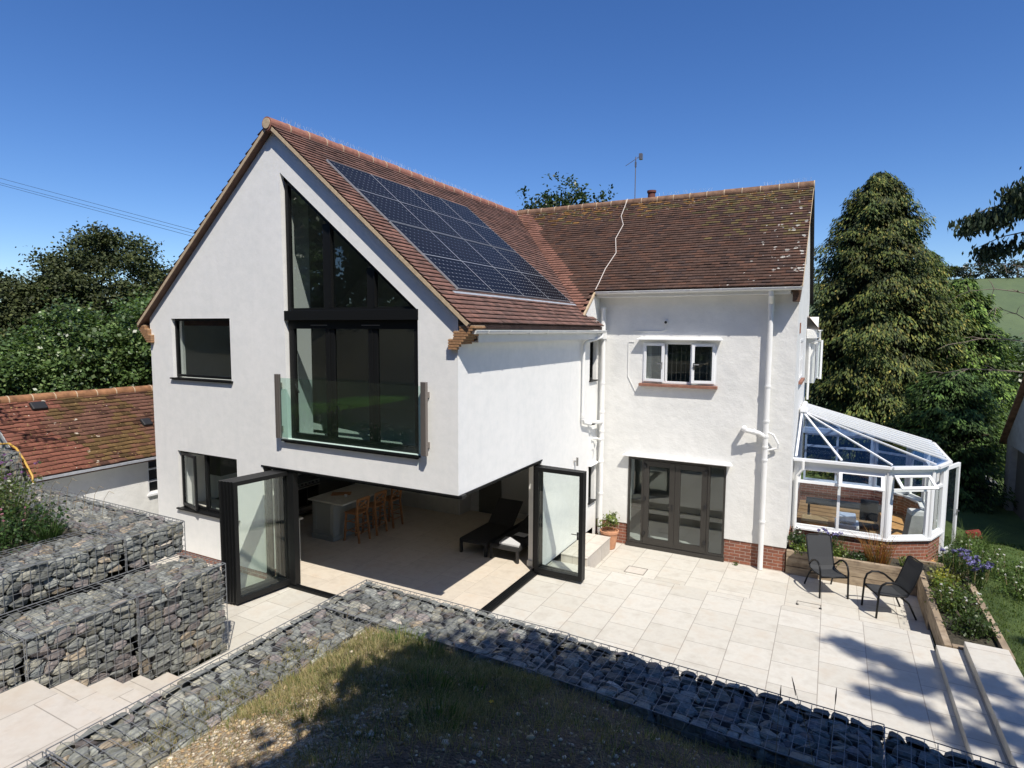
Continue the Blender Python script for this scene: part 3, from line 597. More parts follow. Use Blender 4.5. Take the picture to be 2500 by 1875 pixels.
mb = MB(); mb.tube([(0.09, 5.05, 1.92), (0.09, 5.05, 2.12)], 0.028, 14); mb.box(0.0, 0.09, 5.03, 5.07, 2.0, 2.04); mb.build('wall_lamp', 'steel', H)
MB().box(0.001, 0.025, 6.25, 6.35, 2.1, 2.3).build('air_brick', 'paint', H)
# chimney pot, aerial
mb = MB(); mb.lathe((0.30, 10.25, 8.5), [(0.17, 0), (0.15, 0.15), (0.12, 0.25), (0.11, 0.78), (0.135, 0.80), (0.135, 0.86), (0.09, 0.86), (0.09, 0.6)], 20)
mb.build('chimney_pot', 'pot', H, smooth=False)
ae = MB(); ae.tube([(-0.14, 10.0, 8.6), (-0.14, 10.0, 10.35)], 0.014, 8); ae.tube([(-0.45, 10.0, 10.12), (0.0, 10.0, 10.36)], 0.008, 6)
for k in range(9):
    t = k/8; c = Vector((-0.43+0.42*t, 10.0, 10.13+0.22*t)); ae.bar(c+Vector((0.02, -0.12, -0.04)), c+Vector((-0.02, 0.12, 0.04)), 0.007)
ae.box(-0.03, 0.06, 9.94, 10.06, 10.25, 10.42); ae.box(-0.16, -0.12, 9.97, 10.03, 10.05, 10.2)
ae.build('aerial', 'rail', H)
# interior shell of the wing
MB().box(-7.91, -0.32, 0.32, 6.39, 2.44, 2.56).box(-7.91, -0.32, 0.32, 6.39, 2.80, 2.90).box(-7.9, -0.32, 0.315, 0.33, 2.45, 2.95).build('ceiling', 'offwhite', H)
MB().box(-7.9, 0.0, 0.0, 6.42, -0.3, 0.002).build('floor', 'floor', H)
mb = MB(); mb.box(-7.9, -3.66, 5.60, 6.38, 0.004, 2.438); o = mb.build('partition', 'cabinet', H)
for k in range(6): MB().box(-3.75-0.66*k-0.62, -3.75-0.66*k, 5.575, 5.598, 0.14, 2.1).build('panel', 'cabinet', o, bevel=0.004)
MB().box(-3.66, -0.31, 6.2, 6.38, 0.004, 2.438).build('partition', 'roomgrey', H)
MB().box(-3.655, -3.6, 5.62, 6.19, 0.004, 2.437).box(-3.6, -0.32, 6.15, 6.199, 0.004, 0.13).build('skirting', 'offwhite', H)
MB().box(-3.3, -2.6, 6.14, 6.19, 0.005, 2.0).build('inner_door', 'darkcab', H)
MB().box(-0.32, -0.301, 3.3, 6.1, 0.004, 0.14).box(-0.32, 0.01, 3.215, 3.235, 0.03, 0.15).build('skirting', 'offwhite', H)
MB().box(-7.9, -7.35, 1.1, 3.05, 0.1, 0.97).box(-7.9, -7.35, 3.99, 5.55, 0.1, 2.2).box(-7.9, -7.5, 1.1, 3.05, 1.6, 2.3).build('kitchen_units', 'darkcab', H)
mb = MB(); mb.box(-7.85, -4.86, 0.36, 1.08, 0.02, 0.96); o = mb.build('peninsula_unit', 'cabinet', H); MB().box(-7.87, -4.80, 0.34, 1.12, 0.96, 1.0).build('worktop', 'counter', o)
# upper room
MB().box(-4.35, -4.22, 0.32, 0.92, 2.91, 8.4).build('partition', 'white', H)
MB().prism([[(-7.9, 2.91), (-0.32, 2.91), (-0.32, wz(-0.32)-0.3), (-4.11, wz(-4.11)-0.3), (-7.9, wz(-7.9)-0.3)]], XZ(5.0, 0.1), 0.1).build('partition', 'roomgrey', H)
MB().bar((-4.11, 2.7, wz(-4.11)-0.3), (-0.2, 2.7, wz(-0.2)-0.3), 4.8, 0.02, upv=(RS, 0, 1)).bar((-4.11, 2.7, wz(-4.11)-0.3), (-8.0, 2.7, wz(-8.0)-0.3), 4.8, 0.02, upv=(-RS, 0, 1)).build('sloping_ceiling', 'roomgrey', H)
MB().box(-7.9, -0.32, 0.34, 5.19, 2.903, 2.93).build('upper_floor', 'roomgrey', H)
MB().box(0.0, 4.3, 6.99, 9.9, 2.2, 2.35).box(0.0, 4.3, 9.9, 10.0, -0.3, 6.0).box(-0.1, 0.0, 7, 9.9, -0.3, 6).box(0.0, 4.3, 6.99, 9.9, -0.42, -0.38).build('room_shell', 'roomgrey', H)

# ------------------------------------------------------------------ windows and doors
# a frame lives in a plane: P(a, z, d) -> world; a runs along the wall, d is depth outwards
def PX(y0): return lambda a, z, d: Vector((a, y0-d, z))          # faces -Y
def PY(x0): return lambda a, z, d: Vector((x0+d, a, z))          # faces +X
def fbar(mb, P, a0, z0, a1, z1, wd, th=0.06, d=0.0, mi=0):
    p = P(a0, z0, d); q = P(a1, z1, d); nrm = P(0, 0, 1)-P(0, 0, 0); mb.bar(p, q, wd, th, upv=nrm, mi=mi)
def fbox(mb, P, a0, a1, z0, z1, d0, d1, mi=0):
    p = P(a0, z0, d0); q = P(a1, z1, d1); mb.box(min(p.x, q.x), max(p.x, q.x), min(p.y, q.y), max(p.y, q.y), min(p.z, q.z), max(p.z, q.z), mi)
def fframe(mb, P, a0, a1, z0, z1, w=0.06, d0=0.0, d1=0.07, wb=None, wt=None):
    wb = wb or w; wt = wt or w
    fbox(mb, P, a0, a0+w, z0, z1, d0, d1); fbox(mb, P, a1-w, a1, z0, z1, d0, d1)
    fbox(mb, P, a0+w, a1-w, z0, z0+wb, d0, d1); fbox(mb, P, a0+w, a1-w, z1-wt, z1, d0, d1)
def pane(P, a0, a1, z0, z1, d, par, mat='glass', name='pane'):
    mb = MB(); mb.face([P(a0, z0, d), P(a1, z0, d), P(a1, z1, d), P(a0, z1, d)]); return mb.build(name, mat, par, fix=False)
# balcony doors and triangular light of the gable
P = PX(0.16)
mb = MB(); fbox(mb, P, -3.95, -0.79, 5.30, 5.48, 0.0, 0.17); fbox(mb, P, -3.93, -0.81, 5.14, 5.30, 0.0, 0.08)
fbox(mb, P, -3.93, -3.80, 3.02, 5.14, 0, 0.08); fbox(mb, P, -0.94, -0.81, 3.02, 5.14, 0, 0.08); fbox(mb, P, -3.80, -0.94, 3.02, 3.12, 0, 0.08)
fbox(mb, P, -3.0, -2.78, 3.12, 5.14, 0, 0.06); fbox(mb, P, -1.97, -1.76, 3.12, 5.14, 0, 0.06)
fbox(mb, P, -2.90, -2.88, 3.12, 5.14, 0.06, 0.075); fbox(mb, P, -1.875, -1.855, 3.12, 5.14, 0.06, 0.075)
bf = mb.build('balcony_door_frame', 'black', H, bevel=0.004)
for a, b in ((-3.80, -3.0), (-2.78, -1.97), (-1.76, -0.94)): pane(P, a, b, 3.12, 5.14, 0.03, bf)
hb = MB(); fbox(hb, P, -3.76, -3.73, 3.95, 4.12, 0.08, 0.11); hb.bar(P(-3.745, 4.08, 0.13), P(-3.64, 3.92, 0.13), 0.02); hb.build('handle', 'blackmatt', bf)
hb = MB()
for a in (-3.35, -2.1): fbox(hb, P, a, a+0.42, 5.20, 5.215, 0.08, 0.083)
hb.build('trickle_vent', 'rail', bf)
mb = MB(); tipz = lambda a: 8.0-(a+3.94)*0.8146
fbar(mb, P, -3.90, 5.50, -3.90, 7.97, 0.08, 0.08, 0.04); fbar(mb, P, -3.94, 7.97, -0.84, 5.445, 0.09, 0.08, 0.04); fbox(mb, P, -3.86, -0.95, 5.48, 5.53, 0, 0.08)
fbox(mb, P, -3.02, -2.80, 5.53, tipz(-2.80)-0.02, 0, 0.06); fbox(mb, P, -1.98, -1.78, 5.53, tipz(-1.78)-0.02, 0, 0.06)
fbox(mb, P, -2.83, -2.80, 5.53, tipz(-2.80)-0.02, 0.06, 0.09); fbox(mb, P, -1.81, -1.78, 5.53, tipz(-1.78)-0.02, 0.06, 0.09)
tf = mb.build('gable_window', 'black', H)
for a, b in ((-3.86, -3.02), (-2.80, -1.98), (-1.78, -1.0)):
    m2 = MB(); m2.face([P(a, 5.53, 0.03), P(b, 5.53, 0.03), P(b, tipz(b)-0.06, 0.03), P(a, tipz(a)-0.06, 0.03)]); m2.build('pane', 'glass', tf, fix=False)
mb = MB(); mb.box(-4.05, -0.76, -0.075, 0.10, 2.965, 2.998).box(-4.0, -0.80, -0.04, 0.15, 2.935, 2.964); mb.build('balcony_sill', 'black', H, bevel=0.003)
# glass balustrade with two posts
MB().face([(-4.03, -0.105, 3.05), (-0.62, -0.105, 3.05), (-0.62, -0.105, 4.20), (-4.03, -0.105, 4.20)]).build('balustrade_glass', 'balc', H, fix=False)
for x in (-4.075, -0.585):
    s = 1 if x < -2 else -1
    mb = MB(); mb.box(x-0.035, x+0.035, -0.145, -0.075, 3.03, 4.27).box(x+s*0.035, x+s*0.075, -0.135, -0.085, 3.03, 4.27).box(x-0.02, x+0.02, -0.075, 0.0, 3.15, 3.25).box(x-0.02, x+0.02, -0.075, 0.0, 4.0, 4.1)
    mb.build('balustrade_post', 'rail', H, bevel=0.004)
# gable windows
def sill_(a0, a1, z, y0=-0.055, y1=0.12): return MB().box(a0, a1, y0, y1, z-0.03, z).box(a0+0.02, a1-0.02, y0+0.03, y1-0.002, z-0.045, z-0.0302)
P = PX(0.15)
mb = MB(); fframe(mb, P, -7.45, -5.53, 4.08, 5.345, 0.05, 0, 0.07); f1 = mb.build('window', 'black', H, bevel=0.003); pane(P, -7.4, -5.58, 4.13, 5.295, 0.03, f1)
sill_(-7.50, -5.48, 4.06).build('sill', 'black', f1)
mb = MB(); fframe(mb, P, -7.42, -5.46, 1.16, 2.435, 0.05, 0, 0.07); fbox(mb, P, -6.62, -6.54, 1.21, 2.385, 0, 0.07)
f2 = mb.build('window', 'black', H, bevel=0.003); pane(P, -6.54, -5.51, 1.21, 2.385, 0.03, f2); sill_(-7.47, -5.41, 1.14).build('sill', 'black', f2)
def leaf(par, hinge, ang, w, z0, z1, fw=0.065, th=0.06, name='door_leaf', mat='black', glass='clear', fb=None, handle=None, side=1):
    """one glazed leaf: hinge point, direction angle in plan, width"""
    d = Vector((math.cos(ang), math.sin(ang), 0)); n = Vector((-d.y, d.x, 0)); h = Vector(hinge); fb = fb or fw; mb = MB()
    def q(a, z, k=0): return h+d*a+n*k+Vector((0, 0, z))
    mb.bar(q(fw/2, z0), q(fw/2, z1), th, fw, upv=d); mb.bar(q(w-fw/2, z0), q(w-fw/2, z1), th, fw, upv=d)
    mb.bar(q(fw, z0+fb/2), q(w-fw, z0+fb/2), th, fb); mb.bar(q(fw, z1-fw/2), q(w-fw, z1-fw/2), th, fw)
    o = mb.build(name, mat, par, bevel=0.003)
    MB().face([q(fw, z0+fb), q(w-fw, z0+fb), q(w-fw, z1-fw), q(fw, z1-fw)]).build('pane', glass, o, fix=False)
    if handle:
        a, z = handle; hb = MB(); hb.bar(q(a, z-0.08, side*(th/2+0.006)), q(a, z+0.08, side*(th/2+0.006)), 0.03, 0.012, upv=n); hb.tube([q(a, z+0.04, side*(th/2)), q(a, z+0.04, side*(th/2+0.05)), q(a-0.12, z+0.04, side*(th/2+0.05))], 0.009, 8)
        hb.build('handle', 'blackmatt' if mat != 'white' else 'steel', o)
    return o
leaf(H, (-7.37, 0.07, 0), math.radians(-14), 0.74, 1.20, 2.40, 0.06, 0.05, 'casement')
# narrow side windows on the wing (black) and on the corner
for z0, z1, ya, yb in ((3.89, 4.87, 6.02, 6.49), (0.74, 1.74, 6.07, 6.50)):
    P = PY(-0.16); mb = MB(); fframe(mb, P, ya, yb, z0, z1, 0.045, 0, 0.07); f = mb.build('window', 'black', H); pane(P, ya+0.045, yb-0.045, z0+0.045, z1-0.045, 0.03, f)
    MB().box(-0.12, 0.05, ya-0.03, yb+0.03, z0-0.035, z0-0.004).build('sill', 'black', f)
MB().face([(0.001, 6.0, 1.76), (0.09, 6.0, 1.72), (0.09, 6.56, 1.72), (0.001, 6.56, 1.76)]).face([(0.09, 6.0, 1.72), (0.09, 6.56, 1.72), (0.09, 6.56, 1.705), (0.09, 6.0, 1.705)]).face([(0.001, 6.0, 1.70), (0.09, 6.0, 1.705), (0.09, 6.56, 1.705), (0.001, 6.56, 1.70)]).face([(0.001, 6.0, 1.76), (0.001, 6.0, 1.70), (0.09, 6.0, 1.705), (0.09, 6.0, 1.72)]).build('head_ledge', 'ledge', H, fix=False)
# folding doors
TH = math.radians
mb = MB(); mb.box(-4.70, 0.06, 0.02, 0.16, 2.335, 2.398).box(-0.16, -0.02, 0.162, 3.24, 2.335, 2.398).box(-4.69, -4.60, 0.03, 0.15, 0.05, 2.334).box(-0.15, -0.03, 3.15, 3.238, 0.05, 2.334)
mb.box(-4.72, 0.0, -0.012, 0.0, 2.375, 2.402).box(0.0, 0.012, -0.012, 3.26, 2.375, 2.402)
mb.build('door_surround', 'black', H)
mb = MB(); mb.box(-4.69, 0.07, -0.02, 0.13, 0.004, 0.035).box(-0.13, 0.07, 0.131, 3.24, 0.004, 0.035)
for k in (0.0, 0.045, 0.09): mb.box(-4.69, 0.03, -0.012+k, 0.003+k, 0.035, 0.047).box(-0.12+k, -0.105+k, 0.14, 3.24, 0.035, 0.047)
mb.build('door_track', 'black', H)
for k in range(5):
    leaf(H, (-4.02-0.076*k, 0.10-0.010*k, 0), TH(-98.5), 1.19, 0.05, 2.345, 0.080, 0.066, fb=0.11, handle=(1.05, 1.15) if k == 4 else None, side=-1)
mb = MB(); mb.box(-4.0, -3.86, 0.02, 0.15, 0.05, 2.334); mb.build('door_post', 'black', H, bevel=0.004)
for k in range(3):
    leaf(H, (0.0, 2.94+k*0.09, 0), TH(-1-1.5*k), 1.08, 0.05, 2.31, 0.085, 0.06, fb=0.11, handle=(0.98, 1.0) if k == 0 else None, side=-1)
# main block: window with three casements
P = PX(6.76); mb = MB(); fframe(mb, P, 1.15, 2.94, 3.85, 4.87, 0.055, 0, 0.08); fbox(mb, P, 1.715, 1.765, 3.9, 4.82, 0, 0.08); fbox(mb, P, 2.325, 2.375, 3.9, 4.82, 0, 0.08)
f = mb.build('window', 'white', H, bevel=0.004)
for a, b in ((1.765, 2.325),):
    pane(P, a, b, 3.9, 4.82, 0.04, f)
lead = MB()
def lattice(a0, a1, z0, z1, d, nx=3, nz=4):
    for k in range(1, nx): fbar(lead, P, a0+(a1-a0)*k/nx, z0, a0+(a1-a0)*k/nx, z1, 0.009, 0.006, d)
    for k in range(1, nz): fbar(lead, P, a0, z0+(z1-z0)*k/nz, a1, z0+(z1-z0)*k/nz, 0.009, 0.006, d)
lattice(1.765, 2.325, 3.9, 4.82, 0.035, 5, 4); lattice(1.22, 1.70, 3.92, 4.80, 0.03); lattice(2.38, 2.88, 3.92, 4.80, 0.03)
lead.build('leading', 'rail', f)
leaf(H, (1.19, 6.675, 0), TH(-8), 0.53, 3.89, 4.84, 0.065, 0.05, 'casement', 'white', 'glass', handle=(0.48, 4.3), side=-1)
leaf(H, (2.90, 6.675, 0), TH(180+10), 0.53, 3.89, 4.84, 0.065, 0.05, 'casement', 'white', 'glass', handle=(0.48, 4.3), side=1)
def ledge(a0, a1, z, y0=6.68, out=0.17, name='head_ledge'):
    mb = MB(); n = 2
    V = [(a0, y0-0.001, z+0.055), (a1, y0-0.001, z+0.055), (a1+0.07, y0-out, z+0.012), (a0-0.07, y0-out, z+0.012), (a0, y0-0.001, z-0.01), (a1, y0-0.001, z-0.01), (a1+0.07, y0-out, z-0.008), (a0-0.07, y0-out, z-0.008)]
    b = len(mb.v); mb.v += V
    for q in ((0, 1, 2, 3), (7, 6, 5, 4), (3, 2, 6, 7), (0, 3, 7, 4), (1, 5, 6, 2), (0, 4, 5, 1)): mb.f.append(tuple(b+i for i in q)); mb.mi.append(0); mb.t.append((1, 1, 1))
    return mb.build(name, 'ledge', H)
ledge(1.10, 3.02, 4.93); ledge(0.80, 3.34, 1.98)
mb = MB(); mb.box(1.10, 2.98, 6.55, 6.75, 3.77, 3.838)
mb.build('window_sill', 'sill', H, bevel=0.006)
MB().box(1.2, 1.3, 6.95, 7.0, 3.9, 4.8).box(2.75, 2.9, 6.95, 7.0, 3.9, 4.8).build('curtain', 'curtain', H)
MB().box(1.0, 3.1, 7.05, 8.9, 3.4, 3.46).build('room_shelf', 'roomgrey', H)
# french doors with side lights
P = PX(6.74); mb = MB(); fframe(mb, P, 0.86, 3.25, -0.30, 1.93, 0.05, 0, 0.08); fbox(mb, P, 1.21, 1.27, -0.25, 1.88, 0, 0.08); fbox(mb, P, 2.83, 2.89, -0.25, 1.88, 0, 0.08)
fbox(mb, P, 0.84, 3.27, -0.399, -0.30, -0.0, 0.11); f = mb.build('french_door_frame', 'bronze', H, bevel=0.004)
pane(P, 0.91, 1.21, -0.25, 1.88, 0.04, f); pane(P, 2.89, 3.20, -0.25, 1.88, 0.04, f)
leaf(H, (1.275, 6.68, 0), 0.0, 0.775, -0.28, 1.87, 0.13, 0.06, mat='bronze', glass='glass', fb=0.16, handle=(0.72, 0.75), side=-1)
leaf(H, (2.055, 6.68, 0), 0.0, 0.77, -0.28, 1.87, 0.13, 0.06, mat='bronze', glass='glass', fb=0.16)
hb = MB()
for a in (1.30, 2.80):
    for z in (-0.05, 0.85, 1.7): hb.box(a-0.03, a+0.03, 6.615, 6.648, z, z+0.09)
hb.build('hinge', 'blackmatt', H)
# side gable windows and bay
P = PY(4.56); mb = MB(); fframe(mb, P, 8.3, 9.9, 3.92, 4.95, 0.06, 0, 0.09); fbox(mb, P, 9.07, 9.13, 3.98, 4.89, 0, 0.09); fbox(mb, P, 8.36, 9.84, 4.40, 4.43, 0.02, 0.07)
f = mb.build('window', 'white', H); pane(P, 8.36, 9.84, 3.98, 4.89, 0.04, f); MB().box(4.6, 4.72, 8.25, 9.95, 3.84, 3.9).build('sill', 'sill', f)
P = PY(4.60); mb = MB(); fframe(mb, P, 9.5, 9.9, 6.9, 7.6, 0.03, 0, 0.03); f = mb.build('loft_louvre', 'dark', H); MB().box(4.56, 4.6, 9.52, 9.88, 6.92, 7.58).build('louvre_slats', 'dark', f)
mb = MB(); mb.box(4.645, 4.90, 12.1, 13.6, 3.6, 4.95); mb.build('bay', 'render', H)
mb = MB(); mb.box(4.93, 4.97, 12.15, 12.9, 3.75, 4.85); f = mb.build('bay_window', 'white', H); MB().box(4.97, 4.975, 12.22, 12.83, 3.82, 4.78).build('pane', 'glass', f)
leaf(H, (4.97, 12.1, 0), TH(-70), 0.30, 3.75, 4.9, 0.05, 0.05, 'casement', 'white', 'glass')
mb = MB(); mb.prism([[(11.9, 4.95), (13.8, 4.95), (13.8, 5.05), (12.8, 5.6), (11.9, 5.2)]], YZ(4.93, 0.28), 0.28); mb.build('bay_roof', 'oldrender', H)
MB().face([(4.66, 11.85, 5.62), (4.95, 11.85, 5.26), (4.95, 13.9, 5.26), (4.66, 13.9, 5.62)]).face([(4.66, 11.85, 5.58), (4.95, 11.85, 5.22), (4.95, 13.9, 5.22), (4.66, 13.9, 5.58)]).build('bay_tiles', 'ridgeold', H)
gutter((4.99, 11.85, 5.20), (4.99, 13.9, 5.20), 0.045, 2)
pipe([(4.99, 11.9, 5.14), (5.0, 12.0, 4.9), (4.74, 12.05, 4.8), (4.74, 12.05, 3.1)], 0.034)
MB().box(4.642, 4.665, 7.6, 7.75, 5.1, 5.35).build('air_brick', 'sill', H)

# solar panels : one panel, copied
def panel_mesh():
    mb = MB(); W_, S_ = 1.235, 0.955
    mb.box(-W_/2, W_/2, -S_/2, S_/2, 0, 0.03); return mb
UX = Vector((0, 1, 0)); VX = Vector((-1/cw, 0, RS/cw)); NX = Vector((RS/cw, 0, 1/cw))
R3 = Matrix((UX, VX, NX)).transposed().to_4x4()
pb = MB(); pb.box(-0.6125, 0.6125, -0.4715, 0.4715, 0.0, 0.030)
p0 = pb.build('solar_panel', 'solar'); pf = MB()
for a in (-1, 1): pf.box(a*0.6175-0.0045, a*0.6175+0.0045, -0.482, 0.482, 0, 0.034).box(-0.612, 0.612, a*0.4765-0.0045, a*0.4765+0.0045, 0, 0.034)
MT['panelframe'] = plain('panel_frame', (0.36, 0.37, 0.39), 0.4, 0.2)
f0 = pf.build('panel_frame', 'panelframe', p0)
def place_panel(o, c, r):
    gap = 0.0 if r < 2 else 0.03
    s = 0.005+(0.482*(2*r+1))+gap
    top = Vector((-3.34, 0, wz(-3.34))); pos = top-VX*s+UX*(0.52+0.6225*(2*c+1))+NX*0.035
    o.parent = H; o.matrix_parent_inverse = Matrix.Translation(-Vector(H['_w'])); m = R3.copy(); m.translation = pos; o.matrix_basis = m
first = True
for c in range(4):
    for r in range(4):
        if first: o = p0; first = False
        else:
            o = p0.copy(); COL.objects.link(o); g = f0.copy(); COL.objects.link(g); g.parent = o
        place_panel(o, c, r)
MB().obox(Vector((-0.325, 3.05, wz(-0.325)+0.035)), UX, VX, NX, 2.72, 0.06, 0.006).build('panel_flashing', 'lead', H)
MB().obox(Vector((-1.86, 3.01, wz(-1.86)+0.012)), UX, VX, NX, 2.50, 1.96, 0.018).build('panel_tray', 'blackmatt', H)

# ------------------------------------------------------------------ conservatory
C = thing('conservatory', 'white framed conservatory with blue tinted glass roof beside the house', 'conservatory', (6.2, 10, -0.4))
FP = [(4.66, 7.65), (6.62, 7.65), (7.50, 8.20), (7.82, 8.95), (7.82, 11.7), (7.50, 12.4), (6.62, 12.9), (4.66, 12.9)]
ZS, ZE = 0.46, 2.12
def wallseg(mb, a, b, z0, z1, th, off=0.0, ext=0.0):
    a = Vector((*a, 0)); b = Vector((*b, 0)); d = (b-a).normalized(); n = Vector((d.y, -d.x, 0))
    c = (a+b)/2+n*off; mb.obox(c+Vector((0, 0, (z0+z1)/2)), d, n, Vector((0, 0, 1)), (b-a).length/2+ext, th/2, (z1-z0)/2)
bw = MB(); sl = MB(); fr_ = MB(); eb = MB()
for i in range(7):
    a, b = FP[i], FP[i+1]
    if i == 3: a = (7.82, 9.95)
    bw = MB(); wallseg(bw, a, b, -0.5, ZS-0.08, 0.18, -0.10, 0.0); bw.build('brick_wall', 'brick', C); wallseg(sl, a, b, ZS-0.078, ZS-0.02, 0.24, -0.06, 0.03)
    if i == 3: a = FP[i]
    wallseg(eb, a, b, ZE-0.16, ZE-0.07, 0.10, -0.03, 0.02); wallseg(eb, a, b, ZE-0.068, ZE, 0.14, 0.02, 0.03)
sl.build('sill', 'white', C, bevel=0.01); eb.build('eaves_beam', 'white', C, bevel=0.006)
for i, p in enumerate(FP[:-1]):
    if i == 0: p = (4.70, 7.68)
    MB().tube([(p[0], p[1]+0.02, ZS-0.02), (p[0], p[1]+0.02, ZE-0.15)], 0.062, 10).build('corner_post', 'white', C)
def facet(a, b, mull=(), vent=None, base=ZS-0.02):
    a = Vector((*a, 0)); b = Vector((*b, 0)); d = (b-a).normalized(); L = (b-a).length; n = Vector((d.y, -d.x, 0))
    def P(s, z, k): return a+d*s+n*(k-0.05)+Vector((0, 0, z))
    mb = MB(); zt = ZE-0.16
    def bb(s0, s1, z0, z1, k0=0, k1=0.07): 
        mb.obox(P((s0+s1)/2, (z0+z1)/2, (k0+k1)/2), d, n, Vector((0, 0, 1)), (s1-s0)/2, (k1-k0)/2, (z1-z0)/2)
    e = 0.05; bb(e, L-e, base, base+0.07); bb(e, L-e, zt-0.05, zt); bb(e, e+0.06, base+0.07, zt-0.05); bb(L-e-0.06, L-e, base+0.07, zt-0.05)
    cuts = [e+0.06]+list(mull)+[L-e-0.06]; zm = 1.56
    for m in mull: bb(m-0.03, m+0.03, base+0.07, zt-0.05)
    bb(e+0.06, L-e-0.06, zm-0.03, zm+0.03, 0.002, 0.068)
    f = mb.build('window', 'white', C)
    for i in range(len(cuts)-1):
        s0, s1 = cuts[i], cuts[i+1]
        MB().face([P(s0, base+0.07, 0.03), P(s1, base+0.07, 0.03), P(s1, zm-0.03, 0.03), P(s0, zm-0.03, 0.03)]).build('pane', 'clear', f, fix=False)
        op = (vent or {}).get(i)
        if op is None: continue
        # top hung vent, opened by op metres at the bottom
        m3 = MB(); ht = zt-0.05-zm; top = P(0, zt-0.04, 0.075); dn = (n*op+Vector((0, 0, -math.sqrt(max(0.01, ht*ht-op*op))))).normalized(); o3 = n.cross(d)
        nn = d.cross(dn)
        def Q(s, t): return top+d*s+dn*t
        for (x0, t0, x1, t1) in ((s0-0.02, 0.035, s1+0.02, 0.035), (s0-0.02, ht-0.0, s1+0.02, ht-0.0)): m3.bar(Q(x0, t0), Q(x1, t1), 0.03, 0.07, upv=dn)
        for x in (s0+0.015, s1-0.015): m3.bar(Q(x, 0.07), Q(x, ht-0.035), 0.03, 0.07, upv=d)
        v = m3.build('vent', 'white', C, bevel=0.003); MB().face([Q(s0+0.05, 0.07), Q(s1-0.05, 0.07), Q(s1-0.05, ht-0.035), Q(s0+0.05, ht-0.035)]).build('pane', 'clear', v, fix=False)
    return f
facet(FP[0], FP[1], (0.98,), {0: 0.03, 1: 0.17}); facet(FP[1], FP[2], (), {0: 0.26}); facet(FP[2], FP[3], ()); facet((7.82, 9.95), FP[4], (0.9,)); facet(FP[4], FP[5]); facet(FP[5], FP[6]); facet(FP[6], FP[7], (1.0,))
leaf(C, (7.86, 9.02, 0), math.atan2(0.75, 0.36), 0.85, -0.18, 1.98, 0.09, 0.06, mat='white', glass='clear', fb=0.12, handle=(0.78, 0.75), side=-1)
mb = MB(); mb.box(7.80, 7.86, 8.98, 9.04, -0.2, 1.96).box(7.80, 7.86, 9.89, 9.95, -0.2, 1.96); mb.build('door_frame', 'white', C)
# roof
PK0, PK1 = Vector((4.72, 9.35, 3.05)), Vector((4.72, 11.3, 3.05)); rf = MB(); gp = []
ev = lambda x, y: Vector((x, y, ZE+0.03))
n0 = [ev(4.70, 7.62), ev(5.66, 7.62), ev(6.66, 7.62), ev(7.55, 8.18), ev(7.88, 8.93)]
rr = [(PK0, e) for e in n0]; nL = 6
fl = [(PK0.lerp(PK1, (k+1)/nL), ev(7.88, 8.93+(11.72-8.93)*(k+1)/nL)) for k in range(nL)]
rr2 = rr+fl+[(PK1, ev(7.55, 12.45)), (PK1, ev(6.66, 12.95)), (PK1, ev(5.66, 12.95)), (PK1, ev(4.70, 12.95))]
bars = MB()
for a, b in rr2:
    bars.bar(a+Vector((0, 0, 0.012)), b+Vector((0, 0, 0.012)), 0.045, 0.028)
bars.tube([PK0-Vector((0, 0.1, 0)), PK1+Vector((0, 0.1, 0))], 0.07, 8)
bars.build('roof_bars', 'white', C)
for i in range(len(rr2)-1):
    a, b = rr2[i]; c, d = rr2[i+1]; pts = [a, b, d] if (a-c).length < 0.01 else [a, b, d, c]
    MB().face(pts).build('roof_pane', 'roofglass', C, fix=False)
mb = MB()
for i in range(len(FP)-1):
    a = Vector((*FP[i], 0)); b = Vector((*FP[i+1], 0)); d = (b-a).normalized(); n = Vector((d.y, -d.x, 0)); o_ = n*0.10+Vector((0, 0, ZE-0.02))
    mb.bar(a+o_, b+o_, 0.09, 0.06)
mb.build('gutter', 'white', C)
mb = MB(); mb.obox(Vector((4.76, 9.3, 3.10)), Vector((1, 0, 0)), Vector((0, 1, 0)), Vector((0, 0, 1)), 0.09, 0.12, 0.06); mb.build('ridge_cap', 'white', C, bevel=0.02)
pipe([(4.86, 7.52, 2.08), (4.86, 7.52, 1.88), (4.74, 7.56, 1.70), (4.72, 7.56, -0.4)], 0.034, parent=C)
MB().box(4.66, 7.7, 7.85, 12.8, -0.30, -0.18).build('floor', 'consfloor', C)
MB().box(4.645, 4.655, 7.0, 12.8, -0.3, 0.45).build('brick_wall', 'brick', C)
# things inside the conservatory
def simple(name, label, cat, parts, loc, group=None):
    t = thing(name, label, cat, loc, group)
    for nm, mb, mat, bv in parts: mb.build(nm, mat, t, bevel=bv)
    return t
ck = thing('storage_drawers', 'oak storage drawers at the left end inside the conservatory', 'drawers', (5.3, 8.6, -0.18))
MB().box(4.85, 5.45, 8.3, 8.9, -0.17, 0.42).build('carcass', 'card', ck, bevel=0.01); MB().box(4.87, 5.43, 8.285, 8.299, -0.10, 0.38).build('drawer_front', 'wood', ck)
t = thing('printer', 'white desktop printer on the white cabinet in the conservatory', 'printer', (5.9, 8.6, 0.5))
MB().box(5.68, 6.05, 8.4, 8.8, 0.46, 0.64).build('body', 'white', t, bevel=0.02); MB().box(5.72, 6.0, 8.33, 8.4, 0.50, 0.53).build('paper_tray', 'towel', t)
t = thing('white_cabinet', 'low white cabinet with a printer on top in the conservatory', 'cabinet', (5.9, 8.6, -0.18))
MB().box(5.6, 6.12, 8.35, 8.85, -0.17, 0.45).build('carcass', 'white', t, bevel=0.01); MB().box(5.62, 6.10, 8.335, 8.348, -0.1, 0.42).build('door', 'towel', t)
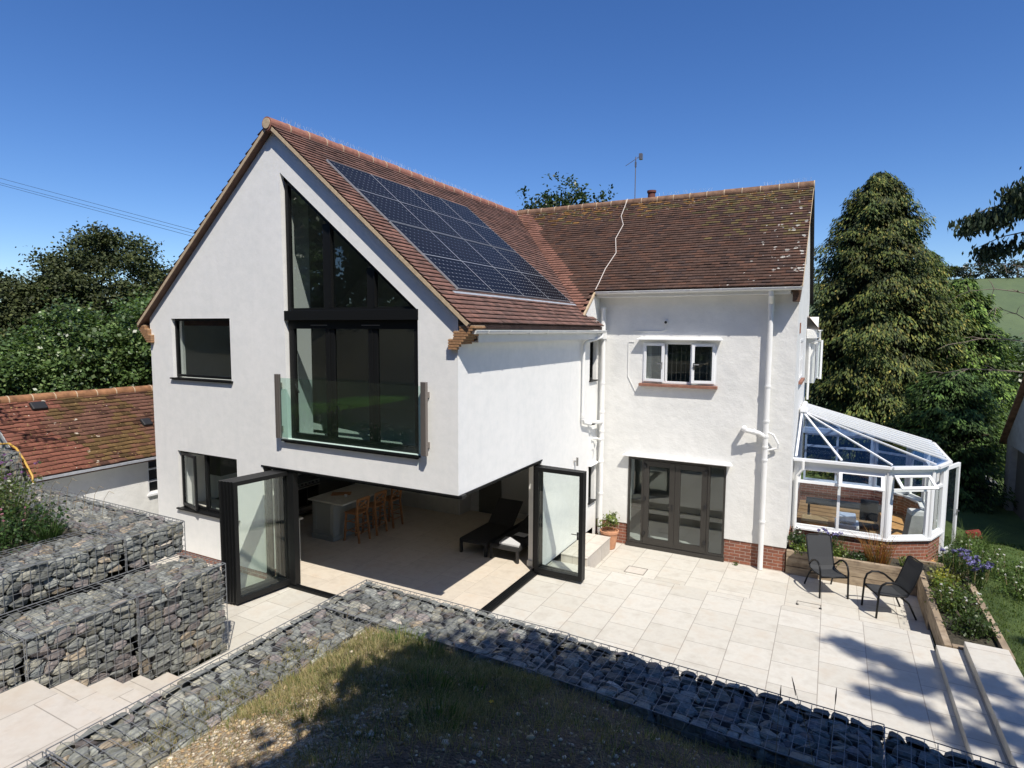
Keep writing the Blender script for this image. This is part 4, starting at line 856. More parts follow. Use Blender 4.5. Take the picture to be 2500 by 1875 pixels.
t = thing('cardboard_box', 'tall beige carton leaning near the conservatory door', 'box', (7.3, 9.2, -0.18))
MB().obox(Vector((7.28, 9.1, 0.28)), Vector((1, .2, 0)).normalized(), Vector((-.2, 1, 0)).normalized(), Vector((0.12, 0, 1)).normalized(), 0.14, 0.18, 0.46).build('carton', 'greyedge', t)
MB().obox(Vector((7.36, 9.1, 0.78)), Vector((1, .2, 0)).normalized(), Vector((-.2, 1, 0)).normalized(), Vector((0.12, 0, 1)).normalized(), 0.17, 0.16, 0.05).build('lid_flap', 'towel', t)
t = thing('desk', 'long dark desk along the far side of the conservatory', 'desk', (5.9, 9.9, -0.18))
MB().box(4.9, 6.8, 9.7, 10.3, 0.50, 0.55).build('desk_top', 'dark', t)
for x in (4.95, 6.72):
    for y in (9.75, 10.22): MB().box(x, x+0.05, y, y+0.05, -0.17, 0.5).build('leg', 'dark', t)
t = thing('office_chair', 'dark swivel office chair behind the conservatory window', 'chair', (6.35, 8.9, -0.18))
MB().obox(Vector((6.35, 8.95, 0.30)), Vector((1, 0, 0)), Vector((0, 1, 0)), Vector((0, 0, 1)), 0.22, 0.22, 0.04).build('seat', 'dark', t, bevel=0.03)
MB().obox(Vector((6.35, 9.16, 0.66)), Vector((1, 0, 0)), Vector((0, 1, .1)), Vector((0, -.1, 1)), 0.2, 0.03, 0.28).build('backrest', 'dark', t, bevel=0.03)
mb = MB(); mb.tube([(6.35, 8.95, -0.1), (6.35, 8.95, 0.26)], 0.025, 8)
for k in range(5): mb.bar((6.35, 8.95, -0.10), (6.35+0.27*math.cos(k*1.257), 8.95+0.27*math.sin(k*1.257), -0.15), 0.04)
mb.build('star_base', 'rail', t)

# ------------------------------------------------------------------ outbuilding on the left
O_ = thing('outbuilding', 'low white outbuilding with a mossy orange tiled roof left of the house', 'outbuilding', (-11.5, 1, -0.45))
def oz(x): return 1.99+0.80*(-9.5-x) if x > -11.35 else 1.99+0.80*1.85-0.80*(-11.35-x)
mb = MB(); mb.prism([rect(-1.85, 6.0, -0.5, 1.98), rect(0.66, 1.15, 0.98, 1.90)[::-1]], YZ(-9.68, 0.25), 0.25); mb.build('wall', 'oldrender', O_)
mb = MB(); mb.prism([[(-13.0, -0.5), (-9.70, -0.5), (-9.70, 1.9), (-11.35, 3.30), (-13.0, 1.9)]], XZ(-1.80, 0.2), 0.2); mb.build('wall', 'cabinet', O_)
mb = MB(); mb.prism([[(-9.48, -1.92), (-9.48, 6.2), (-11.35, 6.2), (-11.35, -1.92)]], lambda a, b, s: (a, b, oz(a)-0.03-0.1*s), 0.1); mb.prism([[(-13.2, -1.92), (-11.35, -1.92), (-11.35, 6.2), (-13.2, 6.2)]], lambda a, b, s: (a, b, oz(a)-0.03-0.1*s), 0.1); mb.build('roof', 'rooffelt', O_)
co = math.hypot(1, 0.80)
def outcol(p, rg):
    y = p[1]; nn = mnoise.noise(Vector((y*1.1, p[2]*1.6, 5))); base = np.array((0.30, 0.115, 0.065))
    if y < -0.9+nn*0.5: base = np.array((0.255, 0.105, 0.072)) if rg.random() < 0.8 else np.array((0.24, 0.10, 0.07))
    elif nn > -0.02: base = np.array((0.165, 0.105, 0.045)) if rg.random() < 0.6 else np.array((0.16, 0.082, 0.05))
    else: base = np.array((0.165, 0.085, 0.060))
    if rg.random() < 0.10: base = base*0.55
    if p[2] > 3.2 and rg.random() < 0.03: base = np.array((0.50, 0.42, 0.34))
    return base*rg.uniform(0.85, 1.15)
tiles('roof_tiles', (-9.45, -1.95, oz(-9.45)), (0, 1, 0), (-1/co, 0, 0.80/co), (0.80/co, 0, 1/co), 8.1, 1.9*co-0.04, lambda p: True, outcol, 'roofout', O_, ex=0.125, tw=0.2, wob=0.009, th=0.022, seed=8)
MT['ridgeout'] = plain('ridge_tile_mossy', (0.27, 0.13, 0.06), 0.9, var=0.4, vs=6, bs=0.5)
ridge('ridge', (-11.35, -1.95, 3.44), (-11.35, 6.2, 3.44), 'ridgeout', parent=O_)
MB().box(-9.66, -9.50, -1.9, 6.1, 1.84, 1.93).build('fascia', 'paint', O_)
gutter_o = MB(); gutter_o.bar((-9.43, -1.93, 1.92), (-9.43, 6.1, 1.92), 0.09, 0.05); gutter_o.build('gutter', 'lead', O_)
MB().bar((-9.5, -1.93, 1.93), (-11.35, -1.93, 3.36), 0.03, 0.09).build('verge_board', 'lead', O_)
P = PY(-9.80); mb = MB(); fframe(mb, P, 0.66, 1.15, 0.98, 1.90, 0.03, 0, 0.10); fbox(mb, P, 0.69, 1.12, 1.27, 1.30, 0, 0.1); fbox(mb, P, 0.69, 1.12, 1.58, 1.61, 0, 0.1)
f = mb.build('window', 'white', O_); MB().box(-9.80, -9.79, 0.69, 1.12, 1.0, 1.88).build('pane', 'oven', f); MB().box(-9.72, -9.62, 0.62, 1.18, 0.93, 0.98).build('sill', 'white', f)
mb = MB(); mb.obox(Vector((-11.05, -1.0, oz(-11.05)+0.07)), Vector((0, 1, 0)), Vector((-1, 0, .8)).normalized(), Vector((.8, 0, 1)).normalized(), 0.16, 0.12, 0.05); mb.build('roof_vent', 'blackmatt', O_, bevel=0.03)
mb = MB(); mb.obox(Vector((-10.3, 1.05, oz(-10.3)+0.07)), Vector((0, 1, 0)), Vector((-1, 0, .8)).normalized(), Vector((.8, 0, 1)).normalized(), 0.12, 0.12, 0.05); mb.build('roof_vent', 'blackmatt', O_, bevel=0.03)

# ------------------------------------------------------------------ garage on the right
G = thing('garage', 'grey gabled garage with a dark doorway at the right edge', 'garage', (12.5, 12.6, -0.3))
mb = MB(); mb.prism([[(15.25, -0.4), (15.25, 1.88), (12.7, 4.45), (10.1, 1.88), (10.1, -0.4), (12.3, -0.4), (12.3, 1.75), (14.75, 1.75), (14.75, -0.4)]], YZ(10.45, 0.2), 0.2); mb.build('wall', 'greyedge', G)
mb = MB(); mb.box(10.45, 15, 15.05, 15.25, -0.4, 1.88).box(10.45, 15, 10.1, 10.3, -0.4, 1.88).box(14.8, 15, 10.31, 15.04, -0.4, 1.88); mb.build('wall', 'greyedge', G)
mb = MB()
for s in (1, -1): mb.bar((12.65, 12.7+s*1.42, 3.20), (12.66, 12.7+s*1.42, 3.20), 3.9, 0.10, upv=(0, s, 1)) if False else None
mb.face([(10.1, 12.7, 4.62), (15.2, 12.7, 4.62), (15.2, 15.5, 1.75), (10.1, 15.5, 1.75)]).face([(10.1, 12.7, 4.54), (15.2, 12.7, 4.54), (15.2, 15.5, 1.67), (10.1, 15.5, 1.67)]).face([(10.1, 12.7, 4.62), (10.1, 15.5, 1.75), (10.1, 15.5, 1.67), (10.1, 12.7, 4.54)])
mb.face([(10.1, 12.7, 4.62), (15.2, 12.7, 4.62), (15.2, 9.9, 1.75), (10.1, 9.9, 1.75)]).face([(10.1, 12.7, 4.54), (10.1, 9.9, 1.67), (15.2, 9.9, 1.67), (15.2, 12.7, 4.54)]).face([(10.1, 12.7, 4.62), (10.1, 12.7, 4.54), (10.1, 9.9, 1.67), (10.1, 9.9, 1.75)])
mb.build('roof', 'ridgeold', G, fix=False)
mb = MB()
for k in range(16): mb.box(10.42, 10.45, 12.32+k*0.152, 12.32+k*0.152+0.146, -0.38, 1.74)
mb.build('door', 'darkcab', G)

# ------------------------------------------------------------------ raised sleeper bed
B = thing('raised_bed', 'L-shaped raised planting bed of pale timber sleepers round the patio corner', 'planter', (7.2, 6.6, -0.4))
def sleeper(x0, x1, y0, y1, z0, z1): return MB().box(x0, x1, y0, y1, z0, z1).build('sleeper', 'timber', B, bevel=0.008)
for z0, z1 in ((-0.42, -0.215), (-0.205, -0.0), (0.005, 0.15)):
    sleeper(4.63, 7.15, 6.62, 6.72, z0, z1)
    sleeper(7.155, 7.26, 5.0, 6.72, z0, z1)
    if z1 > -0.1: sleeper(7.155, 7.26, 3.24, 4.994, z0, z1)
for z0, z1 in ((-0.2, 0.0), (0.004, 0.15)):
    sleeper(7.265, 7.95, 3.24, 3.34, z0, z1); sleeper(7.955, 8.06, 3.24, 5.3, z0, z1); sleeper(7.955, 8.06, 5.305, 7.3, z0, z1)
sleeper(6.9, 7.7, 7.42, 7.50, -0.1, 0.12)
mb = MB(); mb.prism([[(4.66, 6.72), (7.26, 6.72), (7.26, 3.34), (7.95, 3.34), (7.95, 7.45), (4.66, 7.62)]], lambda a, b, s: (a, b, 0.06-0.3*s), 0.3); mb.build('soil', 'soil', B)

# ------------------------------------------------------------------ patio chairs, covers, pots
CH = thing('patio_chair', 'black sling patio chair facing the house wall side, left of the two on the patio', 'chair', (0, 0, 0), 'black patio chairs')
for s in (-1, 1):
    x = 0.285*s
    pts = [(x, -0.36, 0), (x, -0.345, 0.3), (x, -0.33, 0.55), (x, -0.29, 0.66), (x, -0.20, 0.715), (x, -0.08, 0.715), (x, 0.04, 0.67), (x, 0.15, 0.58), (x*0.95, 0.22, 0.52)]
    MB().tube(pts, 0.020, 8).build('armrest', 'black', CH, smooth=True)
    MB().tube([(x*0.9, 0.12, 0.43), (x*0.93, 0.24, 0.30), (x, 0.38, 0.0)], 0.018, 8).build('leg', 'black', CH, smooth=True)
MB().tube([(-0.26, -0.32, 0.46), (-0.26, 0.0, 0.43), (-0.26, 0.20, 0.44), (-0.26, 0.30, 0.62), (-0.26, 0.46, 1.06), (-0.2, 0.475, 1.09), (0.2, 0.475, 1.09), (0.26, 0.46, 1.06), (0.26, 0.30, 0.62), (0.26, 0.20, 0.44), (0.26, 0.0, 0.43), (0.26, -0.32, 0.46)], 0.014, 8).bar((-0.28, -0.33, 0.44), (0.28, -0.33, 0.44), 0.025).bar((-0.28, 0.24, 0.30), (0.28, 0.24, 0.30), 0.02).build('frame', 'black', CH, smooth=True)
def ribbon(ys, wd, n=8):
    mb = MB()
    for i in range(len(ys)-1):
        (y0, z0), (y1, z1) = ys[i], ys[i+1]
        for k in range(n):
            a0 = -wd+2*wd*k/n; a1 = -wd+2*wd*(k+1)/n; s = lambda a: -0.02*(1-(a/wd)**2)
            mb.face([(a0, y0, z0+s(a0)), (a1, y0, z0+s(a1)), (a1, y1, z1+s(a1)), (a0, y1, z1+s(a0))])
            mb.face([(a0, y0, z0+s(a0)-0.006), (a1, y0, z0+s(a1)-0.006), (a1, y1, z1+s(a1)-0.006), (a0, y1, z1+s(a0)-0.006)])
    return mb
ribbon([(-0.34, 0.45), (-0.2, 0.462), (0.0, 0.44), (0.17, 0.435)], 0.255).build('seat', 'sling', CH, fix=False)
ribbon([(0.17, 0.435), (0.24, 0.50), (0.31, 0.66), (0.39, 0.88), (0.47, 1.09)], 0.255).build('backrest', 'sling', CH, fix=False)
C2 = copy_tree(CH)
CH.location = (5.46, 5.98, -0.398); CH.rotation_euler = (0, 0, TH(25)); C2.location = (6.56, 5.47, -0.398); C2.rotation_euler = (0, 0, TH(-67))
CH['label'] = 'black sling patio chair on the left, its back to the timber bed'; C2['label'] = 'black sling patio chair on the right, turned sideways at the bed corner'
for nm, lab, loc, w_, d_ in (('drain_cover', 'recessed paved drain cover outlined in dark metal near the french doors', (1.56, 5.12), 0.46, 0.40),):
    t = thing(nm, lab, 'drain cover', (*loc, -0.4)); x, y = loc
    mb = MB(); mb.box(x-w_/2, x+w_/2, y-d_/2, y-d_/2+0.012, -0.399, -0.393).box(x-w_/2, x+w_/2, y+d_/2-0.012, y+d_/2, -0.399, -0.393).box(x-w_/2, x-w_/2+0.012, y-d_/2+.013, y+d_/2-.013, -0.399, -0.393).box(x+w_/2-0.012, x+w_/2, y-d_/2+.013, y+d_/2-.013, -0.399, -0.393)
    mb.build('frame', 'rail', t); MB().box(x-w_/2+0.02, x+w_/2-0.02, y-d_/2+0.02, y+d_/2-0.02, -0.399, -0.394).build('paved_tray', 'stairs', t)
t = thing('drain_cover', 'recessed drain cover with two lifting sockets in front of the left patio chair', 'drain cover', (5.17, 5.0, -0.4))
MB().box(4.94, 5.39, 5.165, 5.178, -0.399, -0.394).box(4.94, 4.953, 5.0, 5.164, -0.399, -0.394).box(5.377, 5.39, 5.0, 5.164, -0.399, -0.394).build('frame', 'rail', t)
MB().box(4.93, 4.98, 4.97, 5.03, -0.399, -0.392).box(5.35, 5.40, 4.97, 5.03, -0.399, -0.392).build('lifting_socket', 'blackmatt', t)
t = thing('flower_pot', 'terracotta pot of leafy green succulent beside the stone step block', 'plant pot', (0.53, 6.22, -0.4))
MB().lathe((0.53, 6.22, -0.4), [(0.0, 0), (0.14, 0.0), (0.16, 0.03), (0.215, 0.40), (0.235, 0.41), (0.24, 0.47), (0.215, 0.475), (0.20, 0.42), (0.0, 0.42)], 28).build('pot', 'terra', t, smooth=False)
POT = t

# ------------------------------------------------------------------ kitchen furniture
I_ = thing('kitchen_island', 'grey green kitchen island with a pale stone top seen through the open doors', 'kitchen island', (-5.4, 3.3, 0))
MB().box(-5.80, -5.12, 2.34, 4.55, 0.11, 0.955).build('cabinet', 'island', I_, bevel=0.004); MB().box(-5.82, -5.10, 2.32, 4.57, 0.004, 0.11).build('plinth', 'island', I_, bevel=0.006)
MB().box(-5.86, -4.72, 2.26, 4.62, 0.957, 0.995).build('worktop', 'counter', I_, bevel=0.004)
mb = MB(); mb.box(-5.74, -5.18, 2.325, 2.339, 0.18, 0.24).box(-5.74, -5.18, 2.325, 2.339, 0.84, 0.90).box(-5.74, -5.67, 2.325, 2.339, 0.24, 0.84).box(-5.25, -5.18, 2.325, 2.339, 0.24, 0.84).box(-5.119, -5.105, 2.36, 2.43, 0.12, 0.95); mb.build('panel_frame', 'island', I_)
t = thing('chopping_board', 'brown wooden chopping board lying on the kitchen island', 'board', (-5.4, 2.95, 1.0))
MB().obox(Vector((-5.42, 2.95, 1.009)), Vector((.8, .6, 0)).normalized(), Vector((-.6, .8, 0)).normalized(), Vector((0, 0, 1)), 0.24, 0.13, 0.012).build('board', 'wood', t, bevel=0.01)
t = thing('small_cup', 'small pale cup beside the chopping board', 'cup', (-5.16, 2.83, 1.0)); MB().lathe((-5.16, 2.83, 0.997), [(0.0, 0), (0.028, 0), (0.04, 0.05), (0.034, 0.05), (0.024, 0.008), (0, 0.008)], 14).build('cup', 'white', t)
ST = thing('bar_stool', 'x', 'bar stool', (0, 0, 0), 'wooden bar stools at the island')
MB().box(-0.20, 0.20, -0.21, 0.21, 0.69, 0.725).build('seat', 'wood', ST, bevel=0.01)
for sy in (-1, 1):
    MB().bar((-0.17, sy*0.17, 0.69), (-0.21, sy*0.20, 0.0), 0.04).build('leg', 'wood', ST); MB().bar((0.18, sy*0.17, 0.70), (0.25, sy*0.19, 0.0), 0.04).build('leg', 'wood', ST)
    MB().bar((0.18, sy*0.18, 0.70), (0.23, sy*0.20, 1.07), 0.04).build('back_post', 'wood', ST)
mb = MB(); mb.bar((0.228, -0.2, 1.055), (0.228, 0.2, 1.055), 0.025, 0.06).bar((0.20, -0.18, 0.83), (0.20, 0.18, 0.83), 0.02, 0.03).bar((0.205, -0.17, 0.85), (0.222, 0.17, 1.02), 0.02, 0.025).bar((0.205, 0.17, 0.85), (0.222, -0.17, 1.02), 0.02, 0.025); mb.build('cross_back', 'wood', ST)
mb = MB()
for z in (0.22, 0.45): mb.bar((-0.20, -0.19, z), (-0.20, 0.19, z), 0.02).bar((0.22, -0.185, z), (0.22, 0.185, z), 0.02).bar((-0.2, -0.19, z+0.05), (0.22, -0.185, z+0.05), 0.02).bar((-0.2, 0.19, z+0.05), (0.22, 0.185, z+0.05), 0.02)
mb.build('stretcher', 'wood', ST)
ST2 = copy_tree(ST); ST3 = copy_tree(ST)
for o, y, l in ((ST, 2.74, 'wooden cross-back bar stool nearest the open doors'), (ST2, 3.38, 'middle wooden cross-back bar stool at the island'), (ST3, 4.02, 'wooden cross-back bar stool farthest back at the island')):
    o.location = (-4.74, y, 0.003); o['label'] = l
t = thing('range_cooker', 'dark range cooker with steel trim among the kitchen units', 'cooker', (-7.5, 3.5, 0))
MB().box(-7.9, -7.22, 3.07, 3.97, 0.10, 1.0).build('body', 'darkcab', t); MB().box(-7.219, -7.205, 3.12, 3.50, 0.32, 0.80).box(-7.219, -7.205, 3.54, 3.92, 0.32, 0.80).build('oven_door', 'oven', t)
MB().tube([(-7.16, 3.12, 0.84), (-7.16, 3.92, 0.84)], 0.015, 8).box(-7.219, -7.20, 3.08, 3.96, 0.88, 0.97).box(-7.219, -7.21, 3.10, 3.94, 0.15, 0.27).build('steel_trim', 'steel', t)
kn = MB()
for k in range(6): kn.tube([(-7.20, 3.18+k*0.13, 0.925), (-7.16, 3.18+k*0.13, 0.925)], 0.022, 10)
kn.build('knobs', 'blackmatt', t)
def lounger(x0, x1, y0, raise_, label):
    t = thing('sun_lounger', label, 'sun lounger', ((x0+x1)/2, y0+1, 0), 'charcoal sun loungers indoors')
    MB().box(x0, x0+0.04, y0, y0+2.0, 0.26, 0.33).box(x1-0.04, x1, y0, y0+2.0, 0.26, 0.33).box(x0+.04, x1-.04, y0, y0+0.05, 0.26, 0.33).build('frame', 'lounge', t, bevel=0.008)
    MB().box(x0+0.01, x1-0.01, y0+0.01, y0+1.32, 0.331, 0.35).build('seat', 'lounge', t, bevel=0.008)
    a = raise_; d = Vector((0, math.cos(a), math.sin(a))); n = Vector((0, -math.sin(a), math.cos(a)))
    MB().obox(Vector(((x0+x1)/2, y0+1.32, 0.345))+d*0.36, Vector((1, 0, 0)), d, n, (x1-x0)/2-0.01, 0.37, 0.012).build('backrest', 'lounge', t, bevel=0.008)
    for x in (x0+0.03, x1-0.03):
        for y in (y0+0.03, y0+1.9): MB().box(x-0.028, x+0.028, y-0.028, y+0.028, 0.003, 0.26).build('leg', 'lounge', t)
    return t
lounger(-2.08, -1.36, 3.24, math.radians(42), 'charcoal sun lounger with raised back, left of the two in the room')
lounger(-1.27, -0.55, 3.24, math.radians(12), 'charcoal sun lounger beside the pillar with a towel and books on it')
t = thing('folded_towel', 'pale grey folded towel on the foot of the right sun lounger', 'towel', (-0.8, 3.45, 0.35))
mb = MB(); mb.prism([[(-1.07, 3.30), (-0.56, 3.30), (-0.60, 3.45), (-1.0, 3.72), (-1.12, 3.70)]], lambda a, b, s: (a, b, 0.353+0.05*(1-s)), 0.05); mb.build('towel', 'towel', t, bevel=0.015)
t = thing('books', 'small stack of books on the right sun lounger behind the towel', 'books', (-0.85, 4.0, 0.35))
MB().obox(Vector((-0.86, 3.97, 0.372)), Vector((1, .15, 0)).normalized(), Vector((-.15, 1, 0)).normalized(), Vector((0, 0, 1)), 0.16, 0.12, 0.018).build('book', 'blackmatt', t, bevel=0.003)
MB().obox(Vector((-0.84, 3.98, 0.40)), Vector((1, -.1, 0)).normalized(), Vector((.1, 1, 0)).normalized(), Vector((0, 0, 1)), 0.14, 0.10, 0.009).build('book', 'towel', t, bevel=0.002)

# ------------------------------------------------------------------ overhead lines, hose
for k, (a, b) in enumerate((((-49.2, 14.3, 16.05), (-31.3, 17.0, 11.45)), ((-49.2, 14.3, 15.72), (-31.3, 17.0, 11.25)), ((-49.3, 14.3, 15.6), (-31.4, 17.1, 11.05)))):
    a = Vector(a); b = Vector(b); e = b+(b-a)*1.2; s = a-(b-a)*0.8
    pts = [s.lerp(e, i/24)+Vector((0, 0, 0)) for i in range(25)]
    t = MB().tube(pts, 0.012, 5).build('power_line', 'power'); tag(t, ['topmost overhead line crossing the sky left of the gable', 'middle overhead line crossing the sky left of the gable', 'lowest overhead line crossing the sky left of the gable'][k], 'power line', 'overhead power lines')
t = MB().tube([(-10.9, -2.3, 2.30), (-10.5, -2.05, 2.62), (-10.1, -2.0, 2.66), (-9.8, -2.0, 2.58), (-9.5, -2.0, 2.35), (-9.2, -2.0, 2.05), (-9.1, -2.05, 1.9)], 0.022, 8).build('garden_hose', 'hose', smooth=True); tag(t, 'yellow hose looped over the farthest gabion by the outbuilding', 'hose')

# ------------------------------------------------------------------ gabions
def clip(poly, px, py, nx_, ny_):
    out = []; n = len(poly)
    for i in range(n):
        a = poly[i]; b = poly[(i+1) % n]; da = (a[0]-px)*nx_+(a[1]-py)*ny_; db = (b[0]-px)*nx_+(b[1]-py)*ny_
        if da <= 0: out.append(a)
        if (da < 0) != (db < 0) and abs(da-db) > 1e-12: t = da/(da-db); out.append((a[0]+(b[0]-a[0])*t, a[1]+(b[1]-a[1])*t))
    return out
def cells(L, Hh, sx, sy, rg):
    P = []; r = 0; y = -0.3*sy
    while y < Hh+0.6*sy:
        x = -sx*rg.random()
        while x < L+0.6*sx:
            P.append((x+rg.normal(0, sx*0.20), y+rg.normal(0, sy*0.22))); x += sx*rg.uniform(0.65, 1.4)
        y += sy*rg.uniform(0.85, 1.15)
    P = np.array(P); asp = sx/sy; res = []
    for i, p in enumerate(P):
        if not (-0.02 <= p[0] <= L+0.02 and -0.02 <= p[1] <= Hh+0.02): continue
        poly = [(p[0]-sx*1.6, p[1]-sy*1.6), (p[0]+sx*1.6, p[1]-sy*1.6), (p[0]+sx*1.6, p[1]+sy*1.6), (p[0]-sx*1.6, p[1]+sy*1.6)]
        d = np.hypot(P[:, 0]-p[0], (P[:, 1]-p[1])*asp); idx = np.argsort(d)[1:15]
        for j in idx:
            q = P[j]; nx_, ny_ = (q[0]-p[0]), (q[1]-p[1])*asp*asp
            poly = clip(poly, (p[0]+q[0])/2, (p[1]+q[1])/2, nx_, ny_)
            if len(poly) < 3: break
        for (px, py, nx_, ny_) in ((0, 0, -1, 0), (L, 0, 1, 0), (0, 0, 0, -1), (0, Hh, 0, 1)):
            if len(poly) >= 3: poly = clip(poly, px, py, nx_, ny_)
        if len(poly) >= 3: res.append(poly)
    return res
def stonecol(rg, warm=0.15):
    t = rg.random()
    if t < 0.50: c = np.array((0.225, 0.235, 0.215))
    elif t < 0.74: c = np.array((0.27, 0.265, 0.22))
    elif t < 0.86: c = np.array((0.215, 0.19, 0.18))
    elif t < 0.87+warm*0.35: c = np.array((0.30, 0.25, 0.185))
    elif t < 0.985: c = np.array((0.17, 0.185, 0.18))
    else: c = np.array((0.42, 0.38, 0.32))
    return c*rg.uniform(0.62, 1.42)
def panel_stones(V, F, T, L, Hh, O, U, W, N, sx, sy, rg, rough=0.03, tilt=0.22, gap=0.007, dome=0.025, edge=0.0):
    O, U, W, N = (np.array(q, float) for q in (O, U, W, N))
    for poly in cells(L, Hh, sx, sy, rg):
        c = np.mean(poly, 0); pts = []; n = len(poly)
        for i in range(n):
            a = np.array(poly[i]); b = np.array(poly[(i+1) % n]); l = np.hypot(*(b-a))
            if l < 0.02: pts.append((a+b)/2); continue
            k = rg.uniform(0.07, 0.22); pts += [a+(b-a)*k, b-(b-a)*k]
        pts = np.array(pts)
        if len(pts) < 3: continue
        r = np.hypot(*(pts-c).T).mean()
        if r < 0.018: continue
        h0 = -rg.uniform(0.004, rough); tl = rg.normal(0, tilt, 2)
        def ring(sc, h, tf):
            q = c+(pts-c)*sc; hh = h+((q-c)@tl)*tf+rg.normal(0, 0.004, len(q))
            if edge > 0:
                dd = np.minimum.reduce([q[:, 0], L-q[:, 0], q[:, 1], Hh-q[:, 1]]); hh = hh-np.clip(edge-dd, 0, edge)*0.45
            hh = np.minimum(hh, -0.004)
            return [O+U*a[0]+W*a[1]+N*z for a, z in zip(q, hh)]
        s1 = 1-gap/max(r, 0.02); b0 = len(V); m = len(pts)
        top = rg.uniform(0.55, 0.80); off = rg.normal(0, 0.10*r, 2); c0 = c.copy()
        V += ring(s1*0.93, h0-0.10, 0.2); V += ring(s1, h0-dome*1.3, 0.8); V += ring(s1*0.90, h0-dome*0.35, 1.0); c = c0+off; V += ring(top, h0, 1.0); c = c0
        col = stonecol(rg)
        for k in range(3):
            for i in range(m): F.append((b0+k*m+i, b0+k*m+(i+1) % m, b0+(k+1)*m+(i+1) % m, b0+(k+1)*m+i)); T.append(col)
        b1 = len(V); V.append(O+U*c0[0]+W*c0[1]+N*min(-0.003, h0+rg.uniform(-0.004, 0.014)))
        for i in range(m): F.append((b0+3*m+i, b0+3*m+(i+1) % m, b1)); T.append(col)
GROUP_G = 'stone filled wire gabions'
def gabion(label, O, U, W, L, Wd, Ht, faces, sx=0.20, sy=0.125, ts=(0.17, 0.12), mesh=0.105, seed=1, toprough=0.06, wr=0.0025, edge=0.10, nind=0):
    """O: lower corner; U: long direction; W: depth direction; faces subset of top, front(-W), back(+W), end1(+U), end0(-U)"""
    rg = np.random.default_rng(seed); O = Vector(O); U = Vector(U).normalized(); W = Vector(W).normalized(); Z = Vector((0, 0, 1))
    t = thing('gabion', label, 'gabion', tuple(O+U*L/2+W*Wd/2), GROUP_G)
    V = []; F = []; T = []; mb = MB()
    def wires(o, a, b, la, lb, n):
        o = o+n*0.004; na = max(1, round(la/mesh)); nb = max(1, round(lb/mesh))
        for i in range(na+1):
            th = wr*1.5 if i in (0, na) else wr; q = o+a*la*i/na+n*rg.uniform(-0.003, 0.003); mb.bar(q, q+b*lb, th*2, upv=n)
        for j in range(nb+1):
            th = wr*1.5 if j in (0, nb) else wr; q = o+b*lb*j/nb+n*(th if j not in (0, nb) else 0); mb.bar(q, q+a*la, th*2, upv=n)
    fs = {'top': (O+Z*Ht, U, W, L, Wd, Z), 'front': (O, U, Z, L, Ht, -W), 'back': (O+W*Wd, U, Z, L, Ht, W), 'end1': (O+U*L, W, Z, Wd, Ht, U), 'end0': (O, W, Z, Wd, Ht, -U)}
    for f in faces:
        o, a, b, la, lb, n = fs[f]
        if f == 'top': panel_stones(V, F, T, la, lb, o-n*0.012, a, b, n, ts[0], ts[1], rg, toprough, 0.38, 0.006, 0.045, edge)
        else: panel_stones(V, F, T, la, lb, o-n*0.004, a, b, n, sx, sy, rg, 0.045, 0.32)
        wires(o, a, b, la, lb, n)
    # spiral binders at the corners of the cage
    for f in faces:
        o, a, b, la, lb, n = fs[f]
        for e in (0, la):
            pts = [o+a*e+b*(lb*k/int(lb/0.02))+(a*math.cos(k*1.6)+n*math.sin(k*1.6))*0.007 for k in range(int(lb/0.02)+1)]
            mb.tube(pts, 0.0022, 3, caps=False)
    s = MB(); s.v = [tuple(v) for v in V]; s.f = F; s.mi = [0]*len(F); s.t = [tuple(c) for c in T]
    o = s.build('stone_fill', 'stone', t, tint=True, fix=True); o['kind'] = 'stuff'
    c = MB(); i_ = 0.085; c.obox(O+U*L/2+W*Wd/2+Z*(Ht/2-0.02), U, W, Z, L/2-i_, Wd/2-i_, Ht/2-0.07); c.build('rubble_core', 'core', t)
    # loose chunks on top
    if 'top' in faces:
        for k in range(nind):
            px = rg.uniform(0.1, L-0.1); py = rg.uniform(0.1, Wd-0.1); r = rg.uniform(0.05, 0.10); ch = MB(); bm = bmesh.new()
            bmesh.ops.create_icosphere(bm, subdivisions=1, radius=1)
            ax = rg.uniform(0, 3.14); sc = (r*rg.uniform(0.9, 1.6), r*rg.uniform(0.6, 1.0), r*rg.uniform(0.35, 0.6)); ctr = O+U*px+W*py+Z*(Ht-0.045-rg.uniform(0, 0.03))
            Rm = Matrix.Rotation(ax, 3, 'Z') @ Matrix.Rotation(rg.normal(0, 0.35), 3, 'X')
            idx = {}
            for v in bm.verts:
                p = v.co*rg.uniform(0.80, 1.12); q = Rm @ Vector((p.x*sc[0], p.y*sc[1], p.z*sc[2])); idx[v.index] = len(ch.v); z = ctr+q
                z.z = min(z.z, O.z+Ht-0.006); ch.v.append(tuple(z))
            col = tuple(stonecol(rg, 0.25))
            for fc in bm.faces: ch.f.append(tuple(idx[v.index] for v in fc.verts)); ch.mi.append(0); ch.t.append(col)
            bm.free(); ch.build('stone', 'stone', t, tint=True, fix=False)
    mb.build('wire_mesh', 'wire', t, fix=False)
    return t
X_, Y_ = (1, 0, 0), (0, 1, 0)
